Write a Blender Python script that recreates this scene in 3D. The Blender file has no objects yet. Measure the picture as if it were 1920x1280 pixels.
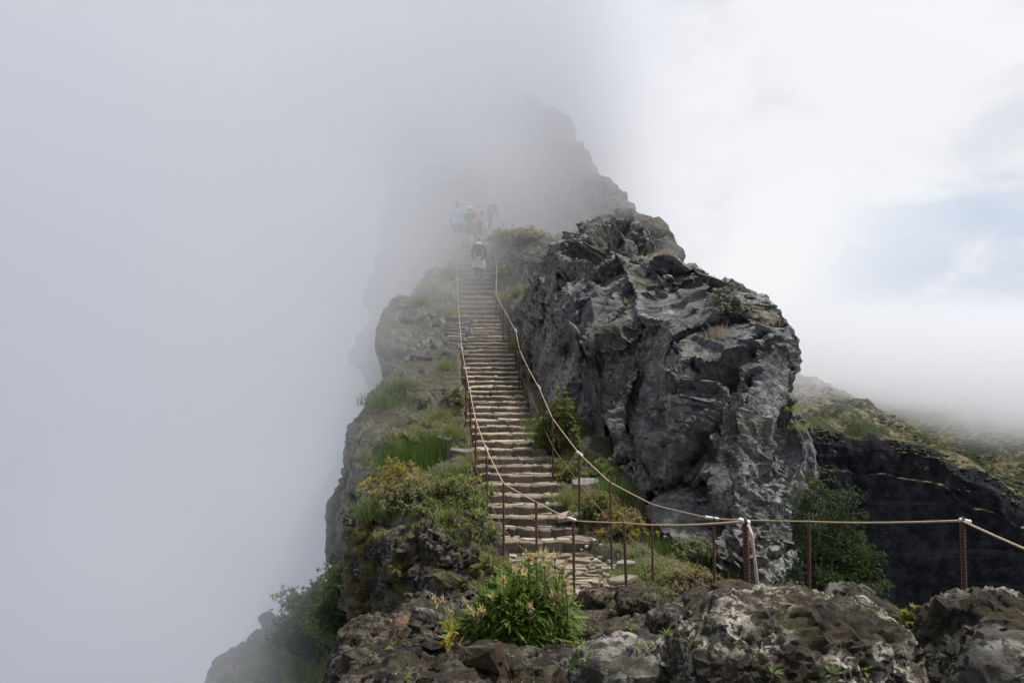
import bpy, bmesh, math, random
import numpy as np
from mathutils import Vector, Matrix, noise as mnoise
R = random.Random(7)
NR = np.random.RandomState(11)
SC = bpy.context.scene
COL = SC.collection

# ------------------------------------------------------------------ camera, sky, sun, exposure
F = 1500.0            # focal length in photograph pixels (1920 wide)
def P(px, py, d):     # point of the place seen at photograph pixel (px, py) at distance d metres in front of the camera
    return Vector(((px - 960) * d / F, d, (600 - py) * d / F))

cam = bpy.data.objects.new('camera', bpy.data.cameras.new('camera')); COL.objects.link(cam)
cam.rotation_euler = (math.radians(90), 0, 0)
cam.data.sensor_width = 36; cam.data.lens = 36 * F / 1920
cam.data.shift_y = -40 / 1920
cam.data.clip_start = 0.05; cam.data.clip_end = 6000
cam.data.dof.use_dof = True; cam.data.dof.focus_distance = 14; cam.data.dof.aperture_fstop = 11
SC.camera = cam

SUN_DIR = Vector((0.44, 0.16, 0.88)).normalized()      # towards the sun
sun = bpy.data.objects.new('sun', bpy.data.lights.new('sun', 'SUN')); COL.objects.link(sun)
sun.data.energy = 4.2; sun.data.angle = math.radians(4); sun.data.color = (1, .95, .88)
sun.rotation_euler = SUN_DIR.to_track_quat('Z', 'Y').to_euler()

SC.view_settings.view_transform = 'Standard'; SC.view_settings.look = 'None'
SC.view_settings.gamma = 1; SC.view_settings.use_curve_mapping = False
SC.view_settings.exposure = 0.15
SC.cycles.max_bounces = 8; SC.cycles.diffuse_bounces = 2; SC.cycles.glossy_bounces = 2
SC.cycles.volume_bounces = 3
SC.cycles.volume_step_rate = 0.5; SC.cycles.volume_max_steps = 128
SC.cycles.use_denoising = True; SC.cycles.adaptive_threshold = .02

class NT:
    """tiny helper to write node trees"""
    def __init__(s, tree): s.t = tree; s.t.nodes.clear()
    def n(s, typ, **kw):
        nd = s.t.nodes.new(typ)
        for k, v in kw.items():
            if k.startswith('i_'):
                key = k[2:]; key = int(key) if key.isdigit() else key.replace('_', ' ')
                s.put(nd.inputs[key], v)
            else: setattr(nd, k, v)
        return nd
    def put(s, sock, v):
        if isinstance(v, bpy.types.NodeSocket): s.t.links.new(v, sock)
        elif isinstance(v, bpy.types.Node): s.t.links.new(v.outputs[0], sock)
        else:
            if isinstance(v, (tuple, list)) and len(v) == 3 and sock.type == 'RGBA': v = (*v, 1)
            sock.default_value = v
    def m(s, op, a, b=0.5, c=0.5, clamp=False):
        nd = s.t.nodes.new('ShaderNodeMath'); nd.operation = op; nd.use_clamp = clamp
        s.put(nd.inputs[0], a); s.put(nd.inputs[1], b); s.put(nd.inputs[2], c)
        return nd.outputs[0]
    def v(s, op, a, b=(0, 0, 0)):
        nd = s.t.nodes.new('ShaderNodeVectorMath'); nd.operation = op
        s.put(nd.inputs[0], a); s.put(nd.inputs[1], b)
        return nd.outputs['Value'] if op == 'DOT_PRODUCT' or op == 'LENGTH' else nd.outputs[0]
    def sm(s, x, lo, hi, a=0.0, b=1.0):
        nd = s.t.nodes.new('ShaderNodeMapRange'); nd.interpolation_type = 'SMOOTHSTEP'
        s.put(nd.inputs[0], x); s.put(nd.inputs[1], lo); s.put(nd.inputs[2], hi); s.put(nd.inputs[3], a); s.put(nd.inputs[4], b)
        return nd.outputs[0]
    def mix(s, f, a, b):
        nd = s.t.nodes.new('ShaderNodeMix'); nd.data_type = 'RGBA'
        s.put(nd.inputs[0], f); s.put(nd.inputs[6], a); s.put(nd.inputs[7], b)
        return nd.outputs[2]
    def noise(s, vec, scale, detail=4, rough=.55, dist=0.0):
        nd = s.t.nodes.new('ShaderNodeTexNoise'); s.put(nd.inputs['Vector'], vec)
        s.put(nd.inputs['Scale'], scale); nd.inputs['Detail'].default_value = detail
        nd.inputs['Roughness'].default_value = rough; nd.inputs['Distortion'].default_value = dist
        return nd.outputs[0]
    def voro(s, vec, scale, feature='F1', out='Distance'):
        nd = s.t.nodes.new('ShaderNodeTexVoronoi'); nd.feature = feature; s.put(nd.inputs['Vector'], vec)
        s.put(nd.inputs['Scale'], scale); return nd.outputs[out]

world = bpy.data.worlds.new('World'); SC.world = world; world.use_nodes = True
w = NT(world.node_tree)
dirv = w.v('NORMALIZE', w.n('ShaderNodeTexCoord').outputs['Generated'])
def wdir(px, py): return tuple(P(px, py, 1).normalized())
sky = w.n('ShaderNodeTexSky'); sky.sky_type = 'NISHITA'; sky.sun_disc = False
sky.sun_elevation = math.asin(SUN_DIR.z); sky.sun_rotation = math.atan2(SUN_DIR.x, SUN_DIR.y)
sky.altitude = 1800; sky.air_density = 1.2; sky.dust_density = 1.0
bg_sky = w.n('ShaderNodeBackground', i_Color=sky.outputs[0], i_Strength=0.085)
glow = w.v('DOT_PRODUCT', dirv, tuple(SUN_DIR))
near = w.v('DOT_PRODUCT', dirv, wdir(1540, 200))
cn = w.noise(w.v('MULTIPLY', dirv, (1, 1, 1.7)), 3.6, 5, .55, .5)
nearn = w.m('ADD', near, w.m('MULTIPLY', w.m('SUBTRACT', cn, .5), .17))
base = w.mix(w.sm(nearn, .62, .95), (.37, .405, .475), (.70, .71, .75))
base = w.mix(w.sm(nearn, .955, 1.0), base, (.86, .86, .875))
base = w.mix(w.sm(glow, .55, .98), base, (1.15, 1.13, 1.1))
dn = w.n('ShaderNodeSeparateXYZ', i_0=dirv).outputs[2]
base = w.mix(w.sm(dn, -.02, -.45, 0, .75), base, (.33, .37, .42))
hole = w.m('MULTIPLY', w.sm(w.v('DOT_PRODUCT', dirv, wdir(1900, 600)), .972, .9985),
           w.sm(w.noise(w.v('MULTIPLY', dirv, (1, 1, 2.0)), 5.5, 4, .55, .4), .36, .58))
base = w.mix(w.m('MULTIPLY', hole, .5), base, (.38, .49, .68))       # blue showing through thinner cloud
bg_cl = w.n('ShaderNodeBackground', i_Color=base, i_Strength=1.0)
mixs = w.n('ShaderNodeMixShader', i_0=.08, i_1=bg_cl, i_2=bg_sky)
w.n('ShaderNodeOutputWorld', i_Surface=mixs)

# ------------------------------------------------------------------ object helpers
def tag(o, label=None, cat=None, group=None, kind=None):
    for k, v in (('label', label), ('category', cat), ('group', group), ('kind', kind)):
        if v: o[k] = v
    return o
def link(name, me, mat=None, parent=None, loc=None):
    o = bpy.data.objects.new(name, me); COL.objects.link(o)
    if mat is not None and me is not None and not me.materials:
        for m_ in (mat if isinstance(mat, (list, tuple)) else [mat]): me.materials.append(m_)
    if parent: o.parent = parent
    if loc is not None: o.location = loc
    return o
def empty(name, loc=(0, 0, 0), rz=0):
    o = bpy.data.objects.new(name, None); COL.objects.link(o); o.location = loc; o.rotation_euler[2] = rz
    o.empty_display_size = .1
    return o
def copy_tree(o, parent=None):
    c = o.copy(); COL.objects.link(c)
    if parent: c.parent = parent
    for ch in list(o.children): copy_tree(ch, c)
    return c
def mesh_np(name, v, f, smooth=True):
    """mesh from an (N,3) array and an (M,k) index array (k = 3 or 4) or list of such arrays"""
    me = bpy.data.meshes.new(name)
    fs = f if isinstance(f, list) else [f]
    fs = [np.asarray(a, dtype=np.int32) for a in fs if len(a)]
    v = np.asarray(v, dtype=np.float32)
    me.vertices.add(len(v)); me.vertices.foreach_set('co', v.ravel())
    tot = sum(a.size for a in fs); npoly = sum(len(a) for a in fs)
    me.loops.add(tot); me.loops.foreach_set('vertex_index', np.concatenate([a.ravel() for a in fs]))
    me.polygons.add(npoly)
    tl = np.concatenate([np.full(len(a), a.shape[1], dtype=np.int32) for a in fs])
    me.polygons.foreach_set('loop_start', np.concatenate([[0], np.cumsum(tl)[:-1]]).astype(np.int32))
    me.polygons.foreach_set('loop_total', tl)
    me.update(calc_edges=True)
    if smooth: me.polygons.foreach_set('use_smooth', np.ones(npoly, dtype=bool))
    return me

def crisp(me, ang=38):
    me.set_sharp_from_angle(angle=math.radians(ang)); return me

# ------------------------------------------------------------------ numpy noise
_perm = NR.permutation(256).astype(np.int64); _perm = np.concatenate([_perm, _perm, _perm])
_grad = NR.normal(size=(256, 3)); _grad /= np.linalg.norm(_grad, axis=1)[:, None]
def _h(ix, iy, iz): return _perm[_perm[_perm[ix & 255] + (iy & 255)] + (iz & 255)]
def gn(p):
    i = np.floor(p).astype(np.int64); f = p - i
    u = f * f * f * (f * (f * 6 - 15) + 10)
    r = np.zeros(len(p))
    for dx in (0, 1):
        for dy in (0, 1):
            for dz in (0, 1):
                g = _grad[_h(i[:, 0] + dx, i[:, 1] + dy, i[:, 2] + dz)]
                dot = ((f - (dx, dy, dz)) * g).sum(1)
                wt = (u[:, 0] if dx else 1 - u[:, 0]) * (u[:, 1] if dy else 1 - u[:, 1]) * (u[:, 2] if dz else 1 - u[:, 2])
                r += dot * wt
    return r * 1.6
def fbm(p, octv=4, gain=.5, lac=2.03):
    a, s, r = 1.0, 1.0, 0
    for k in range(octv):
        r = r + a * gn(p * s + k * 17.3); a *= gain; s *= lac
    return r
def ridged(p, octv=4, gain=.5):
    a, s, r = 1.0, 1.0, 0
    for k in range(octv):
        r = r + a * (1 - 2 * np.abs(gn(p * s + k * 9.1))); a *= gain; s *= 2.1
    return r
_cj = NR.rand(256, 3); _cr = NR.rand(256)
def facets(p, size, tilt, step):
    """broken-rock planes: every cell has its own tilt and offset; returns displacement and distance to the cell edge"""
    q = p / size; i = np.floor(q).astype(np.int64)
    f1 = np.full(len(p), 9e9); f2 = np.full(len(p), 9e9); best = np.zeros(len(p), dtype=np.int64); bc = np.zeros_like(q)
    for dx in (-1, 0, 1):
        for dy in (-1, 0, 1):
            for dz in (-1, 0, 1):
                c = i + (dx, dy, dz); h = _h(c[:, 0], c[:, 1], c[:, 2]); cp = c + _cj[h]
                d = ((q - cp) ** 2).sum(1)
                m1 = d < f1
                f2 = np.where(m1, f1, np.minimum(f2, d)); best = np.where(m1, h, best); bc = np.where(m1[:, None], cp, bc)
                f1 = np.where(m1, d, f1)
    disp = (((q - bc) * _grad[best]).sum(1)) * tilt + (_cr[best] - .5) * step
    return disp, np.sqrt(f2) - np.sqrt(f1)

def facetize(v, n, size, k, seed=0.0, grain=None, lim=None):
    """flatten the skin into broken planes: every cell of the surface is pressed towards its own mean plane"""
    p = v
    if grain is not None:
        g_ = np.array(grain[0], float); g_ /= np.linalg.norm(g_); p = v - np.outer(v @ g_, g_) * (1 - 1 / grain[1])
    qv = (p + seed) / size; qv = qv + np.stack([gn(qv * .9 + 3), gn(qv * .9 + 40), gn(qv * .9 + 90)], 1) * .25
    i = np.floor(qv).astype(np.int64); f1 = np.full(len(v), 9e9); best = np.zeros(len(v), dtype=np.int64)
    for dx in (-1, 0, 1):
        for dy in (-1, 0, 1):
            for dz in (-1, 0, 1):
                c = i + (dx, dy, dz); h = _h(c[:, 0], c[:, 1], c[:, 2]); d = ((qv - c - _cj[h]) ** 2).sum(1)
                key = (c[:, 0] + 4000) * 100000000 + (c[:, 1] + 4000) * 10000 + (c[:, 2] + 4000)
                m1 = d < f1; best = np.where(m1, key, best); f1 = np.where(m1, d, f1)
    key2 = best * 8 + (np.argmax(np.abs(n), 1) * 2 + (np.take_along_axis(n, np.argmax(np.abs(n), 1)[:, None], 1)[:, 0] > 0))
    _, lab = np.unique(key2, return_inverse=True); lab = lab.ravel(); m = lab.max() + 1
    cnt = np.bincount(lab, minlength=m)[:, None]
    cp = np.stack([np.bincount(lab, v[:, a], m) for a in range(3)], 1) / cnt
    cn_ = np.stack([np.bincount(lab, n[:, a], m) for a in range(3)], 1); cn_ /= np.linalg.norm(cn_, axis=1)[:, None] + 1e-9
    off = ((v - cp[lab]) * cn_[lab]).sum(1)
    if lim: off = np.clip(off, -lim, lim)
    return v - cn_[lab] * (off * k)[:, None]

def eval_mesh(o):
    dg = bpy.context.evaluated_depsgraph_get(); dg.update()
    e = o.evaluated_get(dg); me = e.to_mesh()
    n = len(me.vertices); v = np.empty(n * 3, dtype=np.float32); me.vertices.foreach_get('co', v)
    nn = np.empty(n * 3, dtype=np.float32); me.vertex_normals.foreach_get('vector', nn)
    L = len(me.loops); li = np.empty(L, dtype=np.int32); me.loops.foreach_get('vertex_index', li)
    ok = L == 4 * len(me.polygons)
    assert ok, 'remesh gave non-quads'
    e.to_mesh_clear()
    return v.reshape(-1, 3).astype(np.float64), nn.reshape(-1, 3).astype(np.float64), li.reshape(-1, 4)
def union_remesh(hulls, voxel):
    """hulls: list of point lists; the convex bodies are merged into one skin"""
    bm = bmesh.new()
    for pts in hulls:
        b = bmesh.new()
        for p in pts: b.verts.new(p)
        r = bmesh.ops.convex_hull(b, input=b.verts)
        inner = [g for g in r['geom_interior'] + r['geom_unused'] if isinstance(g, bmesh.types.BMVert)]
        bmesh.ops.delete(b, geom=list(set(inner)), context='VERTS')
        bmesh.ops.recalc_face_normals(b, faces=b.faces)
        t = bpy.data.meshes.new('t'); b.to_mesh(t); b.free(); bm.from_mesh(t); bpy.data.meshes.remove(t)
    me = bpy.data.meshes.new('t'); bm.to_mesh(me); bm.free()
    o = bpy.data.objects.new('t', me); COL.objects.link(o)
    md = o.modifiers.new('r', 'REMESH'); md.mode = 'VOXEL'; md.voxel_size = voxel; md.use_smooth_shade = True
    out = eval_mesh(o)
    bpy.data.objects.remove(o); bpy.data.meshes.remove(me)
    return out
def vnormals(v, q):
    a = v[q[:, 2]] - v[q[:, 0]]; b = v[q[:, 3]] - v[q[:, 1]]
    fn = np.cross(a, b); n = np.zeros_like(v)
    for k in range(4): np.add.at(n, q[:, k], fn)
    return n / (np.linalg.norm(n, axis=1)[:, None] + 1e-12)
def smooth_np(v, q, it=1, k=.5):
    for _ in range(it):
        s = np.zeros_like(v); c = np.zeros(len(v))
        for a in range(4):
            for b in (1, 3):
                np.add.at(s, q[:, a], v[q[:, (a + b) % 4]]); np.add.at(c, q[:, a], 1)
        v = v + k * (s / np.maximum(c, 1)[:, None] - v)
    return v
def crack_rock(v, n, q, big=(1.6, .3), facet=(.8, .22, .12), fine=(.25, .05, .03), strata=None, micro=(.12, .02), warp=.35, grain=None, ledge=0, plane=((1.1, .7), (.38, .6))):
    """displace a remeshed skin into fractured rock"""
    wv = np.stack([fbm(v / 1.7 + 5, 3), fbm(v / 1.7 + 31, 3), fbm(v / 1.7 + 77, 3)], 1) * warp
    def gr(p):          # cells drawn out along the grain of the rock
        if grain is None: return p
        g_ = np.array(grain[0], float); g_ /= np.linalg.norm(g_)
        return p - np.outer(p @ g_, g_) * (1 - 1 / grain[1])
    d = fbm(v / big[0], 3) * big[1]
    fa, e = facets(gr(v) + wv, facet[0], facet[1], facet[2]); d = d + fa - .35 * facet[2] * np.exp(-(e / .06) ** 2)
    v = v + n * d[:, None]; n = vnormals(v, q)
    if plane is not None:
        for (sz, k_, *sm_) in plane:
            v = facetize(v, n, sz, k_, sz * 7, grain, sm_[1] if len(sm_) > 1 else None); v = smooth_np(v, q, sm_[0] if sm_ else 1, .35 if not sm_ else .5); n = vnormals(v, q)
    fb, e2 = facets(gr(v) + wv * .4 + 50, fine[0], fine[1], fine[2]); d = fb - .4 * fine[2] * np.exp(-(e2 / .08) ** 2)
    if strata:
        for (ax, per, amp, wa) in strata:
            ax = np.array(ax, float); ax /= np.linalg.norm(ax)
            s = v @ ax + fbm(v / 2.2 + 3, 3) * wa
            t = s / per
            line = gn(np.stack([t, t * 0 + .5, v @ np.array([.11, .07, .05])], 1)) + .5 * gn(np.stack([t * 2.7, t * 0 + 9.5, v @ np.array([.2, .17, .15])], 1))
            d = d + amp * line
            if ledge:
                tt = s / (per * 1.25) + gn(v / 1.1 + 60) * .5; fr = tt - np.floor(tt)
                d = d + ledge * (fr - .5) * np.clip(gn(v / 1.5 + 20) * 2 + .6, 0, 1)
    d = d + ridged(v / micro[0], 3) * micro[1]
    v = v + n * d[:, None]
    return v

# ------------------------------------------------------------------ materials
def newmat(name):
    m_ = bpy.data.materials.new(name); m_.use_nodes = True
    return m_, NT(m_.node_tree)
def out(t, sh): t.n('ShaderNodeOutputMaterial', i_Surface=sh)
def rock_mat(name, dark, light, lichen=.3, moss=.0, soil=0.0, strata=None, sscale=9, scale=1.0, mosscol=(.10, .085, .02), lichcol=(.42, .41, .36), bump=.5, brown=(.11, .07, .045), brownf=.3, spec=.25, lscale=1.0, crack=.3):
    m_, t = newmat(name)
    co = t.n('ShaderNodeNewGeometry'); pos = co.outputs['Position']; nor = co.outputs['Normal']
    big = t.noise(pos, .55 * scale, 5, .6, .3); mid = t.noise(pos, 3.5 * scale, 6, .65, .2); fin = t.noise(pos, 22 * scale, 5, .7)
    c = t.mix(t.sm(mid, .34, .66), dark, light)
    c = t.mix(t.m('MULTIPLY', t.sm(big, .45, .7), brownf), c, brown)
    c = t.mix(t.m('MULTIPLY', t.sm(fin, .52, .72), .45), c, tuple(x * 1.6 for x in light))
    c = t.mix(t.m('MULTIPLY', t.sm(fin, .47, .3), .5), c, tuple(x * .5 for x in dark))
    h = t.m('ADD', t.m('MULTIPLY', fin, .35), t.m('MULTIPLY', mid, .6))
    if strata:
        s = t.v('DOT_PRODUCT', pos, tuple(strata))
        s = t.m('ADD', s, t.m('MULTIPLY', t.noise(pos, .45 * scale, 3, .5), 2.0 / scale))
        vec = t.n('ShaderNodeCombineXYZ', i_0=t.m('MULTIPLY', s, sscale), i_1=t.m('MULTIPLY', t.v('DOT_PRODUCT', pos, (.6, .5, .4)), .9))
        ln = t.noise(vec, 1.0, 5, .65)
        saw = t.m('FRACT', t.m('ADD', t.m('MULTIPLY', s, sscale * .55), t.m('MULTIPLY', mid, .9)))
        sawm = t.sm(t.noise(pos, 1.3 * scale, 3, .5), .40, .58)
        h = t.m('ADD', h, t.m('MULTIPLY', t.m('MULTIPLY', saw, sawm), .7))
        c = t.mix(t.m('MULTIPLY', t.m('MULTIPLY', t.sm(saw, .10, 0), sawm), .35), c, tuple(x * .4 for x in dark))
        smk = t.sm(t.noise(pos, .8 * scale, 3, .5), .35, .6, .6, 1)
        c = t.mix(t.m('MULTIPLY', t.m('MULTIPLY', t.sm(ln, .42, .62), .32), smk), c, tuple(x * 1.5 for x in light))
        c = t.mix(t.m('MULTIPLY', t.sm(ln, .46, .34), .5), c, tuple(x * .6 for x in dark))
        ln2 = t.noise(t.n('ShaderNodeCombineXYZ', i_0=t.m('MULTIPLY', s, sscale * 3.3), i_1=t.m('MULTIPLY', t.v('DOT_PRODUCT', pos, (.6, .5, .4)), 1.7)), 1.0, 4, .7)
        c = t.mix(t.m('MULTIPLY', t.sm(ln2, .54, .66), .3), c, tuple(x * 1.7 for x in light))
        h = t.m('ADD', h, t.m('MULTIPLY', smk, t.m('ADD', t.m('MULTIPLY', ln, .9), t.m('MULTIPLY', ln2, .55))))
    ck = t.voro(t.v('ADD', pos, t.v('MULTIPLY', t.n('ShaderNodeTexNoise', i_Vector=pos, i_Scale=2.0 * scale).outputs['Color'], (.5, .5, .5))), 2.2 * scale, 'DISTANCE_TO_EDGE')
    h = t.m('SUBTRACT', h, t.m('MULTIPLY', t.sm(ck, .05, 0), crack))
    c = t.mix(t.m('MULTIPLY', t.sm(ck, .02, 0), crack * 1.6), c, tuple(x * .3 for x in dark))
    if lichen > 0:
        lz = t.noise(pos, .6 * scale * lscale, 4, .6); l1 = t.noise(pos, 6 * scale * lscale, 6, .72, .4); l2 = t.voro(t.v('ADD', pos, t.v('MULTIPLY', t.n('ShaderNodeTexNoise', i_Vector=pos, i_Scale=14.0 * scale * lscale).outputs['Color'], (.12, .12, .12))), 9 * scale * lscale)
        lm = t.m('MULTIPLY', t.sm(lz, .42, .56), t.sm(l1, .49, .53))
        l3 = t.m('MULTIPLY', t.sm(l2, .24, .16), t.sm(lz, .38, .55))
        lm = t.m('MAXIMUM', lm, t.m('MULTIPLY', l3, .8))
        c = t.mix(t.m('MULTIPLY', lm, lichen), c, t.mix(fin, lichcol, tuple(x * .6 for x in lichcol)))
    if moss > 0:
        mz = t.noise(pos, 1.3 * scale, 5, .65, .2)
        mm = t.m('MULTIPLY', t.sm(mz, .46, .6), moss)
        c = t.mix(mm, c, t.mix(fin, tuple(x * .5 for x in mosscol), tuple(x * 1.5 for x in mosscol)))
        h = t.m('ADD', h, t.m('MULTIPLY', mm, t.m('MULTIPLY', fin, .5)))
    if soil > 0:
        up = t.n('ShaderNodeSeparateXYZ', i_0=nor).outputs[2]
        sm_ = t.m('MULTIPLY', t.sm(t.m('ADD', up, t.m('MULTIPLY', t.m('SUBTRACT', mid, .5), .8)), .5, .85), soil)
        c = t.mix(sm_, c, t.mix(t.noise(pos, 5, 5, .7), (.025, .028, .012), (.075, .065, .035)))
    bp = t.n('ShaderNodeBump', i_Height=h, i_Strength=bump, i_Distance=.06 / scale)
    b = t.n('ShaderNodeBsdfPrincipled', i_Base_Color=c, i_Roughness=.88, i_Normal=bp); b.inputs['Specular IOR Level'].default_value = spec
    out(t, b)
    return m_
M = {}
M['outcrop'] = rock_mat('outcrop_rock', (.046, .050, .057), (.130, .134, .137), lichen=.7, lscale=1.7, moss=.25, strata=(.38, .1, .92), sscale=8, bump=1.0, crack=.12, lichcol=(.42, .41, .37))
M['ridge'] = rock_mat('ridge_rock', (.060, .062, .062), (.17, .17, .16), lichen=.35, moss=.3, soil=.85, strata=(.5, .3, .8), sscale=6, bump=.6)
M['black'] = rock_mat('black_lava_cliff', (.012, .011, .010), (.045, .040, .034), lichen=.3, moss=.75, scale=1.6, bump=.8, brown=(.035, .02, .012), brownf=.6, lscale=2)
M['peak'] = rock_mat('peak_rock', (.05, .052, .055), (.13, .13, .13), lichen=.2, moss=.3, soil=.6, scale=.35, bump=.6)
M['lava'] = rock_mat('foreground_lava', (.009, .007, .006), (.040, .033, .027), lichen=.4, moss=.35, scale=4.5, bump=.9, brown=(.055, .035, .025), brownf=.5, lscale=.55)
M['lava2'] = rock_mat('foreground_lava_dark', (.007, .005, .004), (.032, .024, .018), lichen=.2, moss=.2, scale=5, bump=.9, brown=(.05, .03, .02), brownf=.6, lscale=.8)
M['greyrock'] = rock_mat('grey_boulder', (.018, .017, .016), (.065, .061, .056), lichen=.6, moss=.1, scale=4, bump=.6, brownf=.2)
M['brownrock'] = rock_mat('red_brown_rock', (.07, .040, .025), (.17, .095, .06), lichen=.1, moss=.0, scale=5, bump=.9)
M['soil'] = rock_mat('dark_soil', (.006, .0045, .004), (.022, .016, .012), lichen=.2, moss=.15, scale=6, bump=1.0, brown=(.05, .028, .018), brownf=.6)

def slate_mat(name, a, b, s=1.0):
    m_, t = newmat(name)
    g = t.n('ShaderNodeNewGeometry'); pos = g.outputs['Position']; rnd = t.n('ShaderNodeObjectInfo').outputs['Random']
    isl = g.outputs['Random Per Island']
    k = t.m('FRACT', t.m('ADD', rnd, isl))
    n1 = t.noise(pos, 9 * s, 5, .65); n2 = t.noise(pos, 45 * s, 4, .7)
    c = t.mix(k, a, b)
    c = t.mix(t.m('MULTIPLY', t.sm(n1, .45, .68), .5), c, tuple(x * .55 for x in a))
    c = t.mix(t.m('MULTIPLY', t.sm(n2, .5, .75), .35), c, tuple(min(1, x * 1.5) for x in b))
    st = t.noise(t.v('MULTIPLY', pos, (3, 3, 40)), 1.5, 4, .6)
    bp = t.n('ShaderNodeBump', i_Height=t.m('ADD', t.m('ADD', n1, t.m('MULTIPLY', n2, .5)), st), i_Strength=.7, i_Distance=.02)
    b_ = t.n('ShaderNodeBsdfPrincipled', i_Base_Color=c, i_Roughness=.85, i_Normal=bp); b_.inputs['Specular IOR Level'].default_value = .3
    out(t, b_); return m_
M['edge'] = slate_mat('step_edge_stone', (.105, .088, .07), (.215, .18, .14))
M['tread'] = slate_mat('tread_slate', (.25, .21, .16), (.43, .365, .28))
M['pave'] = slate_mat('path_slate', (.19, .16, .125), (.38, .325, .25))
M['slab'] = slate_mat('loose_slab', (.13, .13, .125), (.26, .25, .23))

def leaf_mat(name, cols, rough=.55, trans=.5, varscale=3.0):
    m_, t = newmat(name)
    g = t.n('ShaderNodeNewGeometry'); isl = g.outputs['Random Per Island']; pos = g.outputs['Position']
    f = t.m('ADD', t.m('MULTIPLY', isl, .75), t.m('MULTIPLY', t.noise(pos, varscale, 2), .5), clamp=True)
    f = t.m('SUBTRACT', f, .12)
    rp = t.n('ShaderNodeValToRGB', i_0=f); cr = rp.color_ramp
    for i in range(len(cols) - 2): cr.elements.new(.5)
    for i, c in enumerate(cols): cr.elements[i].position = i / (len(cols) - 1); cr.elements[i].color = (*c, 1)
    b = t.n('ShaderNodeBsdfPrincipled', i_Base_Color=rp.outputs[0], i_Roughness=rough); b.inputs['Specular IOR Level'].default_value = .3
    tr = t.n('ShaderNodeBsdfTranslucent', i_Color=rp.outputs[0])
    out(t, t.n('ShaderNodeMixShader', i_0=trans, i_1=b, i_2=tr)); return m_
M['leaf'] = leaf_mat('fresh_green_leaf', [(.08, .13, .03), (.14, .20, .045), (.22, .27, .07), (.34, .34, .12)])
M['leafdeep'] = leaf_mat('deep_green_leaf', [(.06, .11, .018), (.12, .20, .032), (.21, .29, .05), (.36, .38, .08)])
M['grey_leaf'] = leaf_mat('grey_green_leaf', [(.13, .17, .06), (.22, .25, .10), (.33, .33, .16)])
M['grass'] = leaf_mat('grass_blade', [(.09, .14, .03), (.16, .22, .05), (.25, .28, .08), (.40, .34, .18)])
M['broom'] = leaf_mat('broom_stem', [(.06, .12, .03), (.10, .17, .04), (.15, .21, .055)])
M['straw'] = leaf_mat('dry_straw', [(.24, .19, .12), (.34, .28, .18), (.42, .36, .25)])
M['ochre'] = leaf_mat('ochre_flower', [(.26, .18, .07), (.40, .29, .11), (.50, .40, .17)])
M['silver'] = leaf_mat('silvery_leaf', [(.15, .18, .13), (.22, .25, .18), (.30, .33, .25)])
M['yellow'] = leaf_mat('yellow_leaf', [(.16, .20, .04), (.46, .36, .05), (.24, .26, .05)])
M['heath'] = leaf_mat('heath_foliage', [(.03, .06, .018), (.055, .095, .025), (.10, .14, .035)])
M['twig'] = leaf_mat('grey_twig', [(.08, .065, .05), (.16, .14, .11)], trans=0)
def plain(name, col, rough=.7, metal=0, bump=None, spec=.4):
    m_, t = newmat(name)
    pos = t.n('ShaderNodeNewGeometry').outputs['Position']
    n1 = t.noise(pos, 60, 4, .7)
    c = t.mix(t.sm(n1, .35, .7), tuple(x * .7 for x in col), tuple(min(1, x * 1.2) for x in col))
    b = t.n('ShaderNodeBsdfPrincipled', i_Base_Color=c, i_Roughness=rough, i_Metallic=metal); b.inputs['Specular IOR Level'].default_value = spec
    if bump:
        bp = t.n('ShaderNodeBump', i_Height=n1, i_Strength=bump, i_Distance=.002); t.put(b.inputs['Normal'], bp)
    out(t, b); return m_
M['rust'] = plain('rusty_rebar', (.12, .055, .035), .8, 0, .6)
M['rope'] = plain('weathered_rope', (.48, .37, .24), .9, 0, .5)
M['cable'] = plain('rusty_cable', (.25, .15, .10), .85, 0, .5)
M['wood'] = plain('pale_pole', (.62, .50, .40), .8)
M['clamp'] = plain('white_tape', (.68, .68, .66), .6)

# ------------------------------------------------------------------ the ridge that carries the stairs
def H(*pts, t=4.0, drop=0.0):
    """convex chunk: (px, py, d) points on its visible side, thickness t metres behind"""
    ps = [P(*p) for p in pts]
    return ps + [p + Vector((0, t, -drop)) for p in ps]

STAIR = [(1150, 9.2), (1060, 11.1), (1017, 11.8), (960, 12.6), (900, 13.6), (840, 14.8), (790, 16.1), (750, 17.5), (700, 19.4), (650, 21.5), (625, 22.9), (600, 24.2), (560, 26.0), (520, 28.0), (466, 31.0), (440, 32.5), (420, 34)]
LEFT = [(1150, 1000), (1060, 930), (1017, 925), (960, 916), (900, 904), (840, 889), (790, 883), (750, 880), (700, 873), (650, 868), (625, 865), (600, 863), (560, 860), (520, 859), (466, 863), (440, 865), (420, 868)]
RIGHT = [(1150, 1210), (1060, 1150), (1017, 1105), (960, 1070), (900, 1045), (840, 1022), (790, 998), (750, 985), (700, 972), (650, 960), (625, 950), (600, 938), (560, 927), (520, 922), (466, 914), (440, 912), (420, 910)]
def interp(tab, r):
    xs = [a for a, b in tab][::-1]; ys = [b for a, b in tab][::-1]
    return float(np.interp(r, xs, ys))
def SD(r): return interp(STAIR, r)
def SL(r): return interp(LEFT, r)
def SR(r): return interp(RIGHT, r)

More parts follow.
